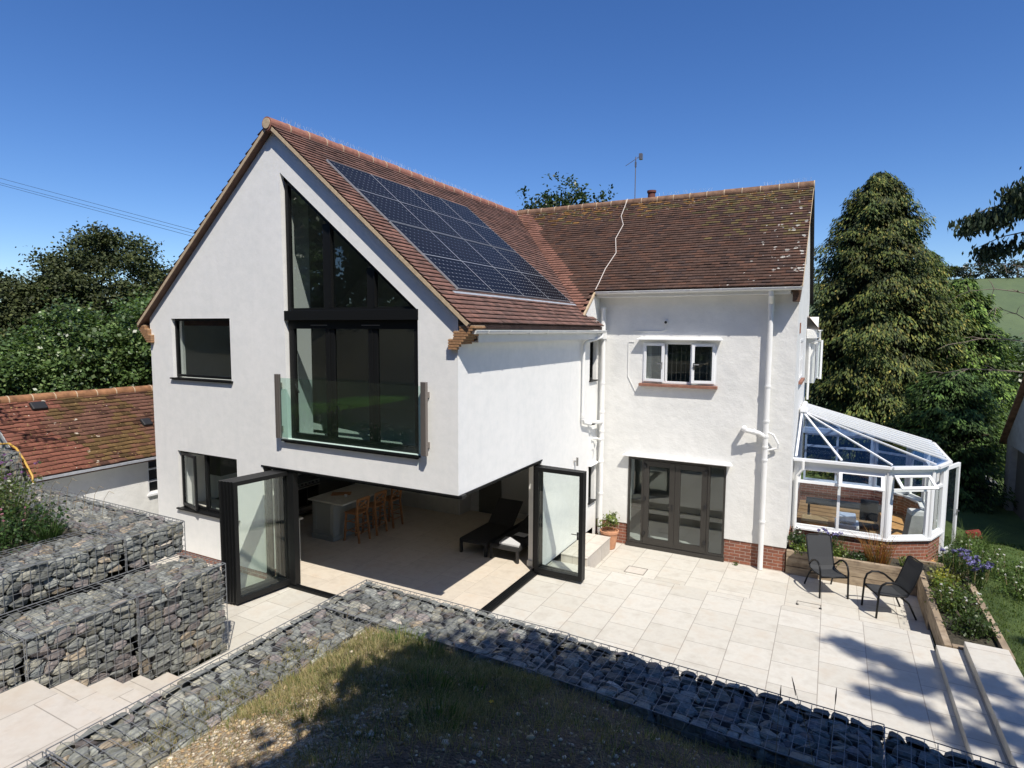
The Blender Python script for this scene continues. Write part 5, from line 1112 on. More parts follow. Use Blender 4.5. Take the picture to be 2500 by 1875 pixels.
# L-shaped retaining run in front of the camera
def dirv(a, b): v = Vector((b[0]-a[0], b[1]-a[1], 0)); return v.normalized(), v.length
A0, A1, A2, A3 = (-1.29, -0.80), (2.36, -0.85), (6.03, -1.03), (9.7, -1.36)
labs = ['corner gabion in front of the open doors, half in sun', 'shaded gabion behind the right half of the patio, middle of its row', 'shaded gabion at the lower right corner beside the patio steps']
for k, (a, b) in enumerate(((A0, A1), (A1, A2), (A2, A3))):
    d, L = dirv(a, b); W_ = Vector((d.y, -d.x, 0)); z = (1.0, 0.99, 0.965)[k]
    gabion(labs[k], (a[0], a[1], z-1.0), d, W_, L-0.01, 1.05, 1.0, ('top', 'back', 'front') if k else ('top', 'back', 'front', 'end0'), ts=(0.19, 0.15), seed=20+k, nind=26, toprough=0.07, mesh=0.115)
gabion('gabion along the garden steps, next to the sunny gravel bank', (-1.29, -5.43, 0.0), Y_, X_, 3.56, 1.05, 1.0, ('top', 'front'), ts=(0.19, 0.15), seed=31, nind=26, toprough=0.07, mesh=0.125)
gabion('nearest gabion at the lower left corner beside the steps', (-1.29, -9.02, 0.0), Y_, X_, 3.56, 1.05, 1.0, ('top', 'front'), ts=(0.20, 0.15), seed=32, nind=20, toprough=0.07, mesh=0.125)
# lower left tier
for k, (y0, y1, lb) in enumerate(((-3.53, -2.15, 'lower tier gabion nearest the folded door stack'), (-4.85, -3.54, 'lower tier gabion above the lower garden steps'), (-6.6, -4.86, 'lower tier gabion above the upper garden steps'), (-8.6, -6.61, 'lower tier gabion at the left frame edge'))):
    gabion(lb, (-2.98, y0, 0.0), Y_, (-1, 0, 0), y1-y0-0.01, 1.0, 1.43, ('top', 'front') + (('end1',) if k == 0 else ()), sx=0.205, sy=0.115, seed=40+k, nind=6)
# upper left tier
for k, (y0, y1, lb) in enumerate(((-3.10, -2.15, 'upper tier corner gabion nearest the house'), (-4.75, -3.11, 'upper tier gabion below the flower bed, right of its joint'), (-6.6, -4.76, 'upper tier gabion at the left edge below the daisies'))):
    gabion(lb, (-3.98, y0, 1.43), Y_, (-1, 0, 0), y1-y0-0.01, 0.95, 0.53, ('top', 'front') + (('end1',) if k == 0 else ()), sx=0.20, sy=0.115, seed=50+k, nind=6)
gabion('upper tier gabion running along the house front towards the outbuilding', (-7.0, -3.15, 1.43), X_, Y_, 2.06, 1.0, 0.53, ('top', 'back'), seed=60, ts=(0.16, 0.10), nind=4)
gabion('upper tier gabion half hidden by purple flowers by the outbuilding', (-9.2, -3.15, 1.43), X_, Y_, 2.19, 1.0, 0.55, ('top', 'back'), seed=61, ts=(0.16, 0.10), nind=2)
gabion('farthest raised gabion under the yellow hose at the left edge', (-11.6, -3.1, 1.9), X_, Y_, 2.2, 1.0, 0.66, ('top', 'front', 'back', 'end1'), seed=62, nind=2)
MB().box(-9.3, -4.99, -2.20, -2.16, -0.4, 1.42).build('retaining_wall', 'core')
tag(bpy.data.objects['retaining_wall'], 'dark wall face under the upper gabions facing the house', 'wall')

# ------------------------------------------------------------------ foliage
MT['crowncore'] = plain('dark_crown_core', (0.035, 0.028, 0.018), 0.95, var=0.4, vs=8)
def quads_from(C_, D, Sd, ln, wd, fold=0.0):
    """diamond leaves: centre C_, long axis D, side axis Sd"""
    n = len(C_); ln = ln[:, None]; wd = wd[:, None]
    V = np.stack([C_-D*ln*0.5, C_+Sd*wd*0.5, C_+D*ln*0.5, C_-Sd*wd*0.5], 1).reshape(-1, 3)
    return V, np.arange(4*n).reshape(n, 4)
def unit(v): return v/np.maximum(1e-9, np.linalg.norm(v, axis=1, keepdims=True))
def tintmix(n, cols, wts, rg, var=0.25):
    cols = np.array(cols); k = rg.choice(len(cols), n, p=np.array(wts)/sum(wts)); return np.clip(cols[k]*rg.uniform(1-var, 1+var, (n, 1)), 0, 1)
def broad_crown(name, blobs, nclump, per, ls, mat, parent, cols, wts, seed, csz=0.45, inner=0.35, droop=0.0, clumpvar=0.35):
    rg = np.random.default_rng(seed); vols = np.array([b[1][0]*b[1][1]*b[1][2] for b in blobs])**0.67; pk = rg.choice(len(blobs), nclump, p=vols/vols.sum())
    B = np.array([b[0] for b in blobs])[pk]; R = np.array([b[1] for b in blobs])[pk]
    d = unit(rg.normal(size=(nclump, 3))); rad = 1-inner*rg.random((nclump, 1))**1.6; rad *= rg.uniform(0.85, 1.12, (nclump, 1))
    CC = B+d*R*rad; cs = csz*rg.uniform(0.6, 1.3, (nclump, 1)); tv = rg.uniform(1-clumpvar, 1+clumpvar, nclump)
    cen = np.repeat(CC, per, 0); sc = np.repeat(cs, per, 0); dd = np.repeat(d, per, 0)
    off = rg.normal(size=(nclump*per, 3))*sc*np.array([1, 1, 0.6])*0.5; P = cen+off
    nrm = unit(dd*0.5+rg.normal(size=P.shape)*0.6+np.array([0, 0, 0.5])); D = unit(np.cross(nrm, rg.normal(size=P.shape))); D[:, 2] -= droop; D = unit(D); S = unit(np.cross(nrm, D))
    n = len(P); L = ls*rg.uniform(0.7, 1.3, n); V, Q = quads_from(P, D, S, L, L*rg.uniform(0.55, 0.8, n))
    T = tintmix(n, cols, wts, rg)*np.repeat(tv, per)[:, None]
    return npmesh(name, V, Q, mat, parent, np.clip(T, 0, 1))
def conifer(name, x, y, z0, h, prof, nb, per, ls, mat, parent, cols, wts, seed, droop=0.5, rise=0.1, sway=0.16):
    rg = np.random.default_rng(seed); Ps = []; Ds = []; Ts = []
    for i in range(nb):
        t = (i+rg.random())/nb; t = 1-(1-t)**0.62 if False else t**0.85; z = z0+h*t; R = prof(t)*rg.uniform(0.66, 1.14); a = i*2.39996+rg.normal(0, .25); out = np.array([math.cos(a), math.sin(a), 0]); side = np.array([-math.sin(a), math.cos(a), 0])
        m = int(per*(0.35+0.65*R/prof(0.1))); u = rg.uniform(0.22, 1.0, m)**0.75; wid = (0.10+0.36*np.sin(np.clip(u, 0, 1)*2.7))*np.sqrt(R)*0.9; lat = rg.uniform(-1, 1, m)*wid
        hang = rg.random(m)**1.8*(0.20+0.30*droop); zz = z+R*(rise*u-droop*0.42*u*u)-np.abs(lat)*0.55-hang+rg.normal(0, 0.035, m)
        P = np.array([x, y, 0])+out*(R*u+rg.normal(0, .04, m))[:, None]+side*lat[:, None]; P[:, 2] = zz; Ps.append(P)
        D = out[None]*(0.9*u)[:, None]+side[None]*(lat/np.maximum(.05, wid)*0.7)[:, None]; D[:, 2] = -(0.35+droop*0.8+hang*2); Ds.append(D+rg.normal(0, 0.22, (m, 3)))
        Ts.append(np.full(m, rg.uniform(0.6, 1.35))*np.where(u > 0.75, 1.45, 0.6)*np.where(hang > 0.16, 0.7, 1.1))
    P = np.concatenate(Ps); D = unit(np.concatenate(Ds)); tv = np.concatenate(Ts); n = len(P)
    S = unit(np.cross(D, unit(rg.normal(size=P.shape)*0.35+np.array([0, 0, 1.0])+unit(P-np.array([x, y, 0]))*0.6))); L = ls*rg.uniform(0.7, 1.4, n); V, Q = quads_from(P, D, S, L, L*rg.uniform(0.28, 0.45, n))
    core = MB(); core.lathe((x, y, z0), [(0.0, h*.93)]+[(prof(q)*0.42, h*q*0.95) for q in (0.9, 0.75, 0.6, 0.45, 0.3, 0.15, 0.02)], 14); core.build('inner_core', 'crowncore', parent)  # solid dark mass added inside the crown to block see-through
    return npmesh(name, V, Q, mat, parent, np.clip(tintmix(n, cols, wts, rg)*tv[:, None], 0, 1))
def trunk(x, y, z0, z1, r, parent, seed=0, limbs=6, name='trunk', spread=1.5):
    rr_ = random.Random(seed); mb = MB(); pts = [(x+rr_.uniform(-.1, .1)*k, y+rr_.uniform(-.1, .1)*k, z0+(z1-z0)*k/5) for k in range(6)]
    mb.tube(pts, [r*(1-0.15*k) for k in range(6)], 10)
    for i in range(limbs):
        k = rr_.randint(2, 5); p = Vector(pts[k]); a = rr_.uniform(0, 6.28); q = p+Vector((math.cos(a)*spread, math.sin(a)*spread, rr_.uniform(0.4, 1.2)*spread*0.7))
        mb.tube([p, p.lerp(q, .5)+Vector((0, 0, .1)), q], [r*.4, r*.3, r*.12], 6)
    return mb.build(name, 'bark', parent, smooth=True)
GOLD = ([(0.105, 0.112, 0.026), (0.062, 0.082, 0.021), (0.032, 0.048, 0.016), (0.17, 0.145, 0.038)], [2.6, 4.5, 3.5, 0.7])
t = thing('conifer_tree', 'tall golden green conifer behind the conservatory', 'tree', (6.95, 21, -0.5))
trunk(6.95, 21, -0.5, 10.5, 0.22, t, 1, 0)
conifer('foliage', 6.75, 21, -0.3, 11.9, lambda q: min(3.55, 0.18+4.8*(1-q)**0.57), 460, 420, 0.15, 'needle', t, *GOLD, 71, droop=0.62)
GRN = ([(0.095, 0.150, 0.030), (0.055, 0.095, 0.022), (0.14, 0.19, 0.045), (0.030, 0.055, 0.016)], [4, 4, 1.5, 2])
t = thing('conifer_tree', 'broad green conifer right of the golden one', 'tree', (10.0, 23, -0.5))
trunk(10.0, 23, -0.5, 6.0, 0.2, t, 2, 0)
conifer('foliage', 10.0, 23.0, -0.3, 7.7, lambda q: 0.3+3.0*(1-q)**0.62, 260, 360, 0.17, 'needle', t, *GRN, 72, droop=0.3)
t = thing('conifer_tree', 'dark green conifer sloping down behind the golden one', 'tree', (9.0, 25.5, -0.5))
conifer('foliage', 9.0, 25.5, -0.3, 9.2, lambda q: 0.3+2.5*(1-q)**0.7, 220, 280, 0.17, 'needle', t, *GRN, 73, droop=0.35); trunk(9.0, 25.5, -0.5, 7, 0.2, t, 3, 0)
DK = ([(0.050, 0.090, 0.022), (0.030, 0.055, 0.016), (0.09, 0.14, 0.035)], [4, 4, 1])
t = thing('shrub', 'dark green spreading shrub between the conservatory and the garage', 'shrub', (8.9, 16.2, -0.3))
conifer('foliage', 8.8, 16.2, -0.3, 4.2, lambda q: 0.5+1.9*(1-q)**0.5, 190, 330, 0.13, 'needle', t, *DK, 74, droop=0.2); trunk(8.8, 16.2, -0.5, 2.6, 0.1, t, 4, 3)
t = thing('shrub', 'low hedge of yellow green leaves beside the garage', 'shrub', (10.2, 21.5, -0.3))
broad_crown('foliage', [((10.6, 20.5, 0.9), (1.6, 1.0, 1.5))], 240, 26, 0.13, 'leaf', t, [(0.10, 0.14, 0.03), (0.05, 0.08, 0.02)], [1, 1], 75); trunk(10.6, 20.5, -0.5, 1.0, 0.07, t, 5, 3)
for i, (x, y, lab) in enumerate(((12.3, 27.6, 'small leafy tree below the far field, behind the green conifer'), (14.9, 27.0, 'small leafy tree below the far field at the right frame edge'))):
    t = thing('hedgerow_tree', lab, 'tree', (x, y, -0.5), 'small trees below the far field'); trunk(x, y, -0.5, 3.0, 0.12, t, 700+i, 5, spread=.8)
    broad_crown('foliage', [((x, y, 3.2), (1.7, 1.4, 1.9)), ((x-.4, y, 1.3), (1.9, 1.4, 1.6))], 420, 30, 0.17, 'leaf', t, [(0.06, 0.10, 0.03), (0.09, 0.14, 0.04), (0.035, 0.06, 0.02)], [3, 2, 2], 710+i, csz=.5, inner=.4)
# yews and the leafy hedge on the left
YEW = ([(0.060, 0.075, 0.028), (0.040, 0.052, 0.020), (0.09, 0.10, 0.034)], [4, 4, 1.2])
for i, (lab, bl, n) in enumerate((('large dark yew with a rounded top left of the house', [((-28.0, 10.0, 6.6), (3.1, 3.1, 3.4)), ((-27.2, 12.2, 5.2), (2.4, 2.4, 2.4)), ((-29.6, 8.0, 5.2), (2.4, 2.2, 2.2)), ((-28, 10, 3.4), (3.4, 3.4, 2.8))], 950),
                                  ('lower dark yew at the far left edge', [((-31.0, 6.2, 5.2), (2.6, 2.6, 2.6)), ((-32.8, 4.0, 5.4), (2.6, 2.6, 2.5)), ((-31, 5, 2.9), (4.0, 3.0, 2.6))], 700))):
    c = bl[0][0]; t = thing('yew_tree', lab, 'tree', (c[0], c[1], 1.5)); trunk(c[0], c[1], 0.8, c[2], 0.35, t, 10+i, 6)
    o = broad_crown('foliage', bl, int(n*1.3), 120, 0.155, 'needle', t, *YEW, 80+i, csz=0.70, inner=0.25, droop=-0.4)
BRD = ([(0.080, 0.138, 0.038), (0.055, 0.095, 0.030), (0.14, 0.20, 0.065), (0.035, 0.060, 0.020)], [4, 4, 1.4, 1.8])
hd = [('leafy hazel bush growing behind the outbuilding ridge beside the house', [((-13.9, 3.4, 4.6), (1.3, 1.2, 1.5)), ((-14.2, 3.0, 3.4), (1.5, 1.4, 1.2))], (-13.9, 3.4)),
      ('leafy hazel bush in the middle behind the outbuilding ridge', [((-14.6, 1.5, 4.4), (1.3, 1.2, 1.4)), ((-14.6, 1.5, 3.3), (1.5, 1.3, 1.1))], (-14.6, 1.5)),
      ('bright green leafy bush at the left behind the outbuilding ridge', [((-15.2, -0.2, 3.9), (1.3, 1.1, 1.0)), ((-15.2, 0.0, 3.1), (1.5, 1.2, 0.9))], (-15.2, -0.2)),
      ('tall leafy bush rising highest beside the gable eaves', [((-15.0, 4.8, 4.9), (1.5, 1.4, 1.5)), ((-15.0, 4.8, 3.4), (1.7, 1.5, 1.4))], (-15, 4.8))]
for i, (lab, bl, p) in enumerate(hd):
    t = thing('leafy_bush', lab, 'bush', (p[0], p[1], 1.5), 'leafy bushes behind the outbuilding'); trunk(p[0], p[1], 1.0, 4.2, 0.09, t, 20+i, 8, spread=0.9)
    broad_crown('foliage', bl, 400, 44, 0.115, 'leaf', t, [(0.115, 0.185, 0.055), (0.075, 0.125, 0.040), (0.19, 0.26, 0.09), (0.045, 0.075, 0.025)], [4, 4, 1.6, 1.6], 90+i, csz=0.42, inner=0.5)
t = thing('birch_tree', 'leafy tree top showing above the roof ridge', 'tree', (-6.4, 18.6, -0.5)); trunk(-6.4, 18.6, -0.5, 10.3, 0.15, t, 30, 5, spread=0.6)
broad_crown('foliage', [((-6.3, 18.6, 11.2), (1.15, 1.1, 1.15)), ((-5.3, 19.0, 10.9), (0.9, 0.9, 0.8)), ((-7.3, 18.2, 10.7), (0.9, 0.8, 0.7)), ((-6.3, 18.6, 9.6), (1.9, 1.6, 1.2)), ((-7.95, 17.8, 11.55), (0.28, 0.25, 0.22)), ((-4.5, 19.3, 11.35), (0.3, 0.3, 0.35)), ((-7.6, 18.0, 10.4), (0.7, .5, .5))], 210, 26, 0.16, 'leaf', t, [(0.045, 0.075, 0.02), (0.03, 0.05, 0.015), (0.07, 0.10, 0.03)], [4, 3, 1.5], 95, csz=0.42, inner=0.8)
# cedar branches reaching in at the right edge
t = thing('cedar_tree', 'cedar with drooping needle branches reaching in at the upper right', 'tree', (12.3, 10.9, -0.2)); tr = MB()
tr.tube([(12.3, 10.9, -0.3), (12.25, 10.9, 4), (12.2, 10.9, 8), (12.1, 10.9, 12.5)], [0.3, 0.25, 0.2, 0.1], 12); tr.build('trunk', 'bark', t, smooth=True)
rg = np.random.default_rng(5); Ps = []; Ds = []; bmb = MB()
def bough(p0, p1, sag, n, wid=0.5, hang=0.35, bare=False, r0=0.045):
    p0 = Vector(p0); p1 = Vector(p1); pts = [p0.lerp(p1, k/8)+Vector((0, 0, -sag*(k/8)**2+0.12*math.sin(k*1.1))) for k in range(9)]
    bmb.tube(pts, [r0*(1-0.1*k) for k in range(9)], 6)
    if bare:
        for k in range(3, 9):
            for _ in range(2):
                q = pts[k]+Vector((rg.uniform(-.5, .1), rg.uniform(-.4, .4), rg.uniform(-.35, .25))); bmb.tube([pts[k], pts[k].lerp(q, .5)+Vector((0, 0, .04)), q], [0.010, 0.007, 0.003], 4)
        return
    for _ in range(n):
        k = rg.random()**0.7; c = p0.lerp(p1, k)+Vector((0, 0, -sag*k*k)); s = rg.normal(0, wid*(1-0.4*k)); cc = np.array([c.x+rg.normal(0, .12), c.y+s*0.8, c.z-abs(rg.normal(0, 0.10))+0.05])
        for _ in range(18): Ps.append(cc+rg.normal(0, 1, 3)*np.array([0.10, 0.10, 0.04])+np.array([0, 0, -rg.random()*hang])); Ds.append(np.array([rg.normal(0, .35), rg.normal(0, .35), -1]))
for b in (((12.1, 10.9, 9.6), (9.0, 10.6, 8.9), 0.3, 110), ((12.1, 10.9, 9.0), (8.15, 10.9, 8.3), 0.35, 150), ((12.1, 10.9, 8.4), (8.6, 11.6, 7.6), 0.3, 90), ((12.1, 10.9, 10.2), (9.6, 11.3, 9.9), 0.3, 110), ((12.1, 10.9, 11), (10.2, 10.4, 10.6), .3, 90),
          ((12.1, 10.9, 9.2), (13.8, 9.0, 8.8), 0.4, 120), ((12.1, 10.9, 10.4), (13.6, 12.4, 10.0), 0.4, 120), ((12.1, 10.9, 10.8), (11.6, 9.0, 10.2), 0.4, 100), ((12.1, 10.9, 11.8), (11.5, 11.5, 12.3), 0.1, 90)): bough(*b)
for b in (((12.2, 10.9, 6.0), (8.3, 10.5, 6.2), 0.1), ((12.2, 10.9, 5.2), (8.2, 11.0, 5.0), 0.2), ((12.2, 10.9, 4.7), (8.0, 11.4, 3.9), -0.1), ((12.2, 10.9, 4.0), (8.9, 10.8, 5.7), 0.0), ((12.2, 10.9, 6.4), (8.6, 11.2, 6.9), 0.1)): bough(*b, 0, bare=True, r0=0.035)
bmb.build('branches', 'twig', t)
P_ = np.array(Ps); D_ = unit(np.array(Ds)); S_ = unit(np.cross(D_, rg.normal(size=P_.shape))); n = len(P_); L_ = rg.uniform(0.10, 0.22, n); V, Q = quads_from(P_, D_, S_, L_, L_*0.4)
npmesh('foliage', V, Q, 'needle', t, tintmix(n, [(0.035, 0.055, 0.03), (0.02, 0.035, 0.018), (0.06, 0.07, 0.03)], [3, 3, 1], rg))
t = thing('leafy_branch_tree', 'leaf tips of a tree just inside the left frame edge', 'tree', (-9.4, -4.6, 2.2)); trunk(-9.4, -4.6, 1.9, 7.5, 0.12, t, 33, 4, spread=1.0)
MB().tube([(-9.4, -4.6, 6.6), (-8.4, -3.8, 7.1), (-7.55, -3.05, 7.3)], [0.03, 0.02, 0.006], 6).build('branch', 'twig', t)
broad_crown('foliage', [((-8.9, -4.3, 7.0), (1.0, 1.0, 0.8)), ((-7.8, -3.3, 7.25), (0.3, 0.25, 0.14))], 60, 16, 0.10, 'leaf', t, *BRD, 96, csz=0.25)

# trees behind and beside the viewpoint: they shade the bank and stand in the window reflections
def shade_tree(lab, x, y, z0, blobs, nc, per, ls, seed, name='garden_tree', r=0.25):
    t = thing(name, lab, 'tree', (x, y, z0)); trunk(x, y, z0, blobs[0][0][2], r, t, seed, 8)
    broad_crown('foliage', blobs, nc, per, ls, 'leaf', t, *BRD, seed, csz=0.55, inner=0.9); return t
shade_tree('leafy tree overhanging the bank beside the viewpoint', 9.6, -9.3, 2.5, [((7.0, -6.5, 8.5), (2.5, 1.8, 1.2)), ((7.3, -6.6, 8.8), (2.3, 1.6, 1.0)), ((9.8, -6.4, 9.0), (2.4, 1.5, 1.0)), ((10.2, -7.6, 10.6), (3.3, 2.2, 1.4)), ((10.4, -9.8, 10.4), (3.0, 2.4, 1.4)), ((10.2, -6.0, 8.6), (2.3, 1.5, 1.0)), ((12.4, -5.6, 8.4), (1.6, 1.2, 0.9)), ((8.3, -9.2, 8.4), (2.8, 2.0, 1.2)), ((6.9, -8.6, 9.0), (1.8, 1.3, 0.9)), ((7.6, -11.0, 8.8), (2.2, 1.6, 1.0)), ((12.5, -10.8, 13.0), (4.2, 3.8, 1.8)), ((9.6, -14.5, 12.0), (4.0, 3.5, 1.8)), ((1.5, -14.2, 9.6), (3.6, 3.0, 1.6)), ((5.5, -12.5, 9.6), (2.6, 2.2, 1.2))], 7000, 26, 0.23, 101)
PT_ = shade_tree('tree right of the steps whose boughs dapple the patio', 18.5, -7.5, 0.0, [((17.2, -6.2, 14.5), (2.0, 2.0, 1.2)), ((16.8, -4.2, 14.2), (1.3, 0.8, 0.5))], 260, 26, 0.21, 102)
for k, (tx, ty, ra, rb) in enumerate(((5.75, 2.8, .28, .10), (6.2, 2.62, .36, .16), (6.75, 2.4, .42, .20), (6.5, 1.98, .5, .18), (7.3, 2.1, .45, .3), (6.2, 1.4, .3, .10), (6.6, 1.25, .26, .12), (7.6, 1.3, .5, .2), (7.2, .75, .3, .14), (7.9, 0.3, .6, .3), (5.55, .2, .26, .14), (6.9, -0.1, .4, .14), (8.6, 2.6, .5, .6), (8.9, 4.2, .6, .5))):
    c = (tx+13.4*0.51, ty-13.4*0.468, 13.4); broad_crown('foliage', [(c, (ra*1.05, rb*1.05, 0.3))], int(7+34*ra), 20, 0.14, 'leaf', PT_, *BRD, 600+k, csz=0.15, inner=0.9)
    MB().tube([(18.3, -7.4, 12.2), ((18.3+c[0])/2, (-7.4+c[1])/2, 13.4), c], [0.06, 0.04, 0.012], 5).build('branch', 'bark', PT_)
for i, (x, y) in enumerate(((-22, -17), (-17, -20), (-12, -22), (-7, -23), (-2, -23), (3, -24), (8, -24), (13, -22), (18, -19), (22, -14), (-26, -11), (-33, -14), (-38, -9), (-30, -22), (-24, -27), (-42, -17), (-16, -30), (-9, -31), (-1, -32), (8, -32))):
    h = 13.0+2.0*math.sin(i*2.1)
    t = thing('woodland_tree', 'tree in the wood behind the viewpoint', 'tree', (x, y, 3), 'trees in the wood behind the viewpoint'); trunk(x, y, 2.6, h-1, 0.25, t, 200+i, 5)
    broad_crown('foliage', [((x, y, h-1), (3.2, 2.2, 3.4)), ((x+1, y+.6, h-4.5), (3.4, 2.2, 3.2)), ((x-1, y+.3, h-8), (3.4, 2, 2.8))], 300, 24, 0.42, 'leaf', t, *BRD, 210+i, csz=0.9, inner=0.3)

b_rg = np.random.default_rng(909); ub = []
for k in range(26):
    q = k/25; ub.append(((-56+q*80, -15-13*math.sin(q*2.2), 4.6+0.8*math.sin(k*1.7)), (3.2, 1.6, 2.6)))
tag(broad_crown('undergrowth', ub, 1500, 22, 0.42, 'leaf', None, *BRD, 910, csz=0.9, inner=0.4), 'dense undergrowth of the wood behind the viewpoint', 'undergrowth', kind='stuff')
# small plants ------------------------------------------------------------
def tuft(mbv, x, y, z, n, h, spread, rg, wd=0.006, cols=((0.10, 0.15, 0.03),), lean=0.5):
    V, F, T = mbv
    for _ in range(n):
        a = rg.uniform(0, 6.28); r = spread*math.sqrt(rg.random()); p = np.array([x+math.cos(a)*r, y+math.sin(a)*r, z]); hh = h*rg.uniform(0.5, 1.2); d = np.array([math.cos(a), math.sin(a), 0])*lean*hh*rg.uniform(0.2, 1.0); b = rg.uniform(0, 6.28); s = np.array([math.cos(b), math.sin(b), 0])*wd
        q = p+d*0.4+np.array([0, 0, hh*0.6]); e = p+d+np.array([0, 0, hh*(1-0.25*lean)]); b0 = len(V); V += [p-s, p+s, q+s*0.7, q-s*0.7, e+s*0.12, e-s*0.12]; F += [(b0, b0+1, b0+2, b0+3), (b0+3, b0+2, b0+4, b0+5)]; c = np.array(cols[rg.integers(len(cols))])*rg.uniform(0.7, 1.3); T += [c, c]
def tuft_obj(name, buf, parent=None, mat='grass'): return npmesh(name, buf[0], buf[1], mat, parent, np.clip(np.array(buf[2]), 0, 1))
rg = np.random.default_rng(77); buf = ([], [], [])
dry = ((0.40, 0.32, 0.17), (0.33, 0.28, 0.14), (0.26, 0.24, 0.10), (0.18, 0.19, 0.07)); grn = ((0.10, 0.17, 0.03), (0.07, 0.12, 0.025), (0.15, 0.20, 0.05))
for _ in range(9500):
    x = rg.uniform(-0.2, 6.5) if rg.random() < .35 else rg.uniform(-0.2, 2.6); y = rg.uniform(-6.8, -1.95); d = min(x+0.28, -(y+1.87))
    dens = 0.9 if (0.1 < d < 1.9 and y > -4.9) else 0.25
    if y < -4.3 and x < 1.6: dens = 0.07
    if rg.random() > dens: continue
    tuft(buf, x, y, bank_z(x, y)-0.01, rg.integers(6, 15), rg.uniform(0.04, 0.12), 0.08, rg, 0.003, dry if rg.random() < 0.9 else grn, 0.9)
for _ in range(150):
    y = rg.uniform(-5.0, -2.6); x = rg.uniform(-0.75, -0.15); tuft(buf, x, y, 0.93, 7, 0.14, 0.05, rg, 0.003, dry[1:], 0.9)
tag(tuft_obj('dry_grass', buf), 'dry grass growing over the gravel bank', 'grass', kind='stuff')
for k, (x, y, s_, n_, lab) in enumerate(((0.55, -2.25, 0.30, 420, 'bright green grass tuft at the corner of the gabions'), (1.75, -3.35, 0.30, 420, 'green grass tuft in the middle of the bank'), (2.35, -4.0, 0.26, 380, 'dark green grass tuft low on the bank'), (1.05, -2.35, 0.22, 220, 'small sunlit grass tuft beside the corner tuft'), (2.0, -2.9, 0.2, 200, 'small shaded grass tuft above the middle tuft'))):
    b = ([], [], []); tuft(b, x, y, bank_z(x, y), n_, 0.17, s_, rg, 0.0035, grn[:2]+dry[2:3], 0.9); o = tuft_obj('grass_tuft', b); tag(o, lab, 'grass tuft', 'green grass tufts on the bank')
# pebbles on the bank
V = []; F = []; T = []
ico = bmesh.new(); bmesh.ops.create_icosphere(ico, subdivisions=1, radius=1); iv = np.array([v.co[:] for v in ico.verts]); iff = [[v.index for v in f.verts] for f in ico.faces]; ico.free()
PV = []; PF = []; PT = []
for _ in range(5200):
    x = rg.uniform(-0.2, 5.5) if rg.random() < 0.5 else rg.uniform(-0.2, 2.2); y = rg.uniform(-7.0, -1.95) if rg.random() < 0.5 else rg.uniform(-7, -3.6)
    s = rg.uniform(0.007, 0.020)*(1.8 if rg.random() < 0.06 else 1); a = rg.uniform(0, 3.14); q = iv*rg.uniform(0.75, 1.2, (len(iv), 1))*np.array([s*1.3, s, s*0.6]); c, s_ = math.cos(a), math.sin(a)
    q = np.c_[q[:, 0]*c-q[:, 1]*s_, q[:, 0]*s_+q[:, 1]*c, q[:, 2]]+np.array([x, y, bank_z(x, y)+s*0.25]); b0 = len(PV)*len(iv); PV.append(q); PF += [[b0+i for i in f] for f in iff]
    col = np.array(((0.50, 0.38, 0.22), (0.40, 0.28, 0.15), (0.62, 0.54, 0.42), (0.30, 0.22, 0.14))[rg.integers(4)])*rg.uniform(0.7, 1.2); PT += [col]*len(iff)
MT['pebble'] = m_leaf('pebble', 0.0, 0.8, 0.2)
tag(npmesh('pebbles', np.concatenate(PV), PF, 'pebble', None, np.clip(np.array(PT), 0, 1)), 'loose flint pebbles scattered over the bank', 'pebbles', kind='stuff')
# twigs and straw in the shade
b = MB()
for _ in range(90):
    x = rg.uniform(1.6, 6.5); y = rg.uniform(-5.5, -2.2); z = bank_z(x, y)+0.02; a = rg.uniform(0, 6.28); l = rg.uniform(0.15, 0.5); b.tube([(x, y, z), (x+math.cos(a)*l*.5, y+math.sin(a)*l*.5, z+rg.uniform(0.02, .10)), (x+math.cos(a+.3)*l, y+math.sin(a+.3)*l, z+0.02)], 0.0025, 4)
MT['straw'] = plain('straw', (0.30, 0.23, 0.12), 0.9)
wb = ([], [], [])
for _ in range(420):
    x = rg.uniform(0.1, 3.4); y = rg.uniform(-4.6, -2.2); tuft(wb, x, y, bank_z(x, y)-0.01, 5, rg.uniform(0.14, 0.30), 0.10, rg, 0.0022, dry, 1.1)
tag(tuft_obj('wispy_grass', wb), 'longer wispy dry grass over the middle of the bank', 'grass', kind='stuff')
tag(b.build('straw', 'straw'), 'dry straw lying on the shaded bank', 'straw', kind='stuff')
t = thing('yellow_flower', 'single small yellow flower on the shaded bank', 'flower', (2.55, -3.35, bank_z(2.55, -3.35))); z = bank_z(2.55, -3.35)
MB().tube([(2.55, -3.35, z), (2.555, -3.35, z+0.14)], 0.003, 5).build('stem', 'straw', t)
b = MB()
for k in range(5): a = k*1.257; b.face([(2.555, -3.35, z+0.14), (2.555+0.02*math.cos(a-.5), -3.35+0.02*math.sin(a-.5), z+0.15), (2.555+0.03*math.cos(a), -3.35+0.03*math.sin(a), z+0.148), (2.555+0.02*math.cos(a+.5), -3.35+0.02*math.sin(a+.5), z+0.15)])
MT['yellowp'] = plain('yellow_petal', (0.85, 0.50, 0.02), 0.7); b.build('petals', 'yellowp', t, fix=False)
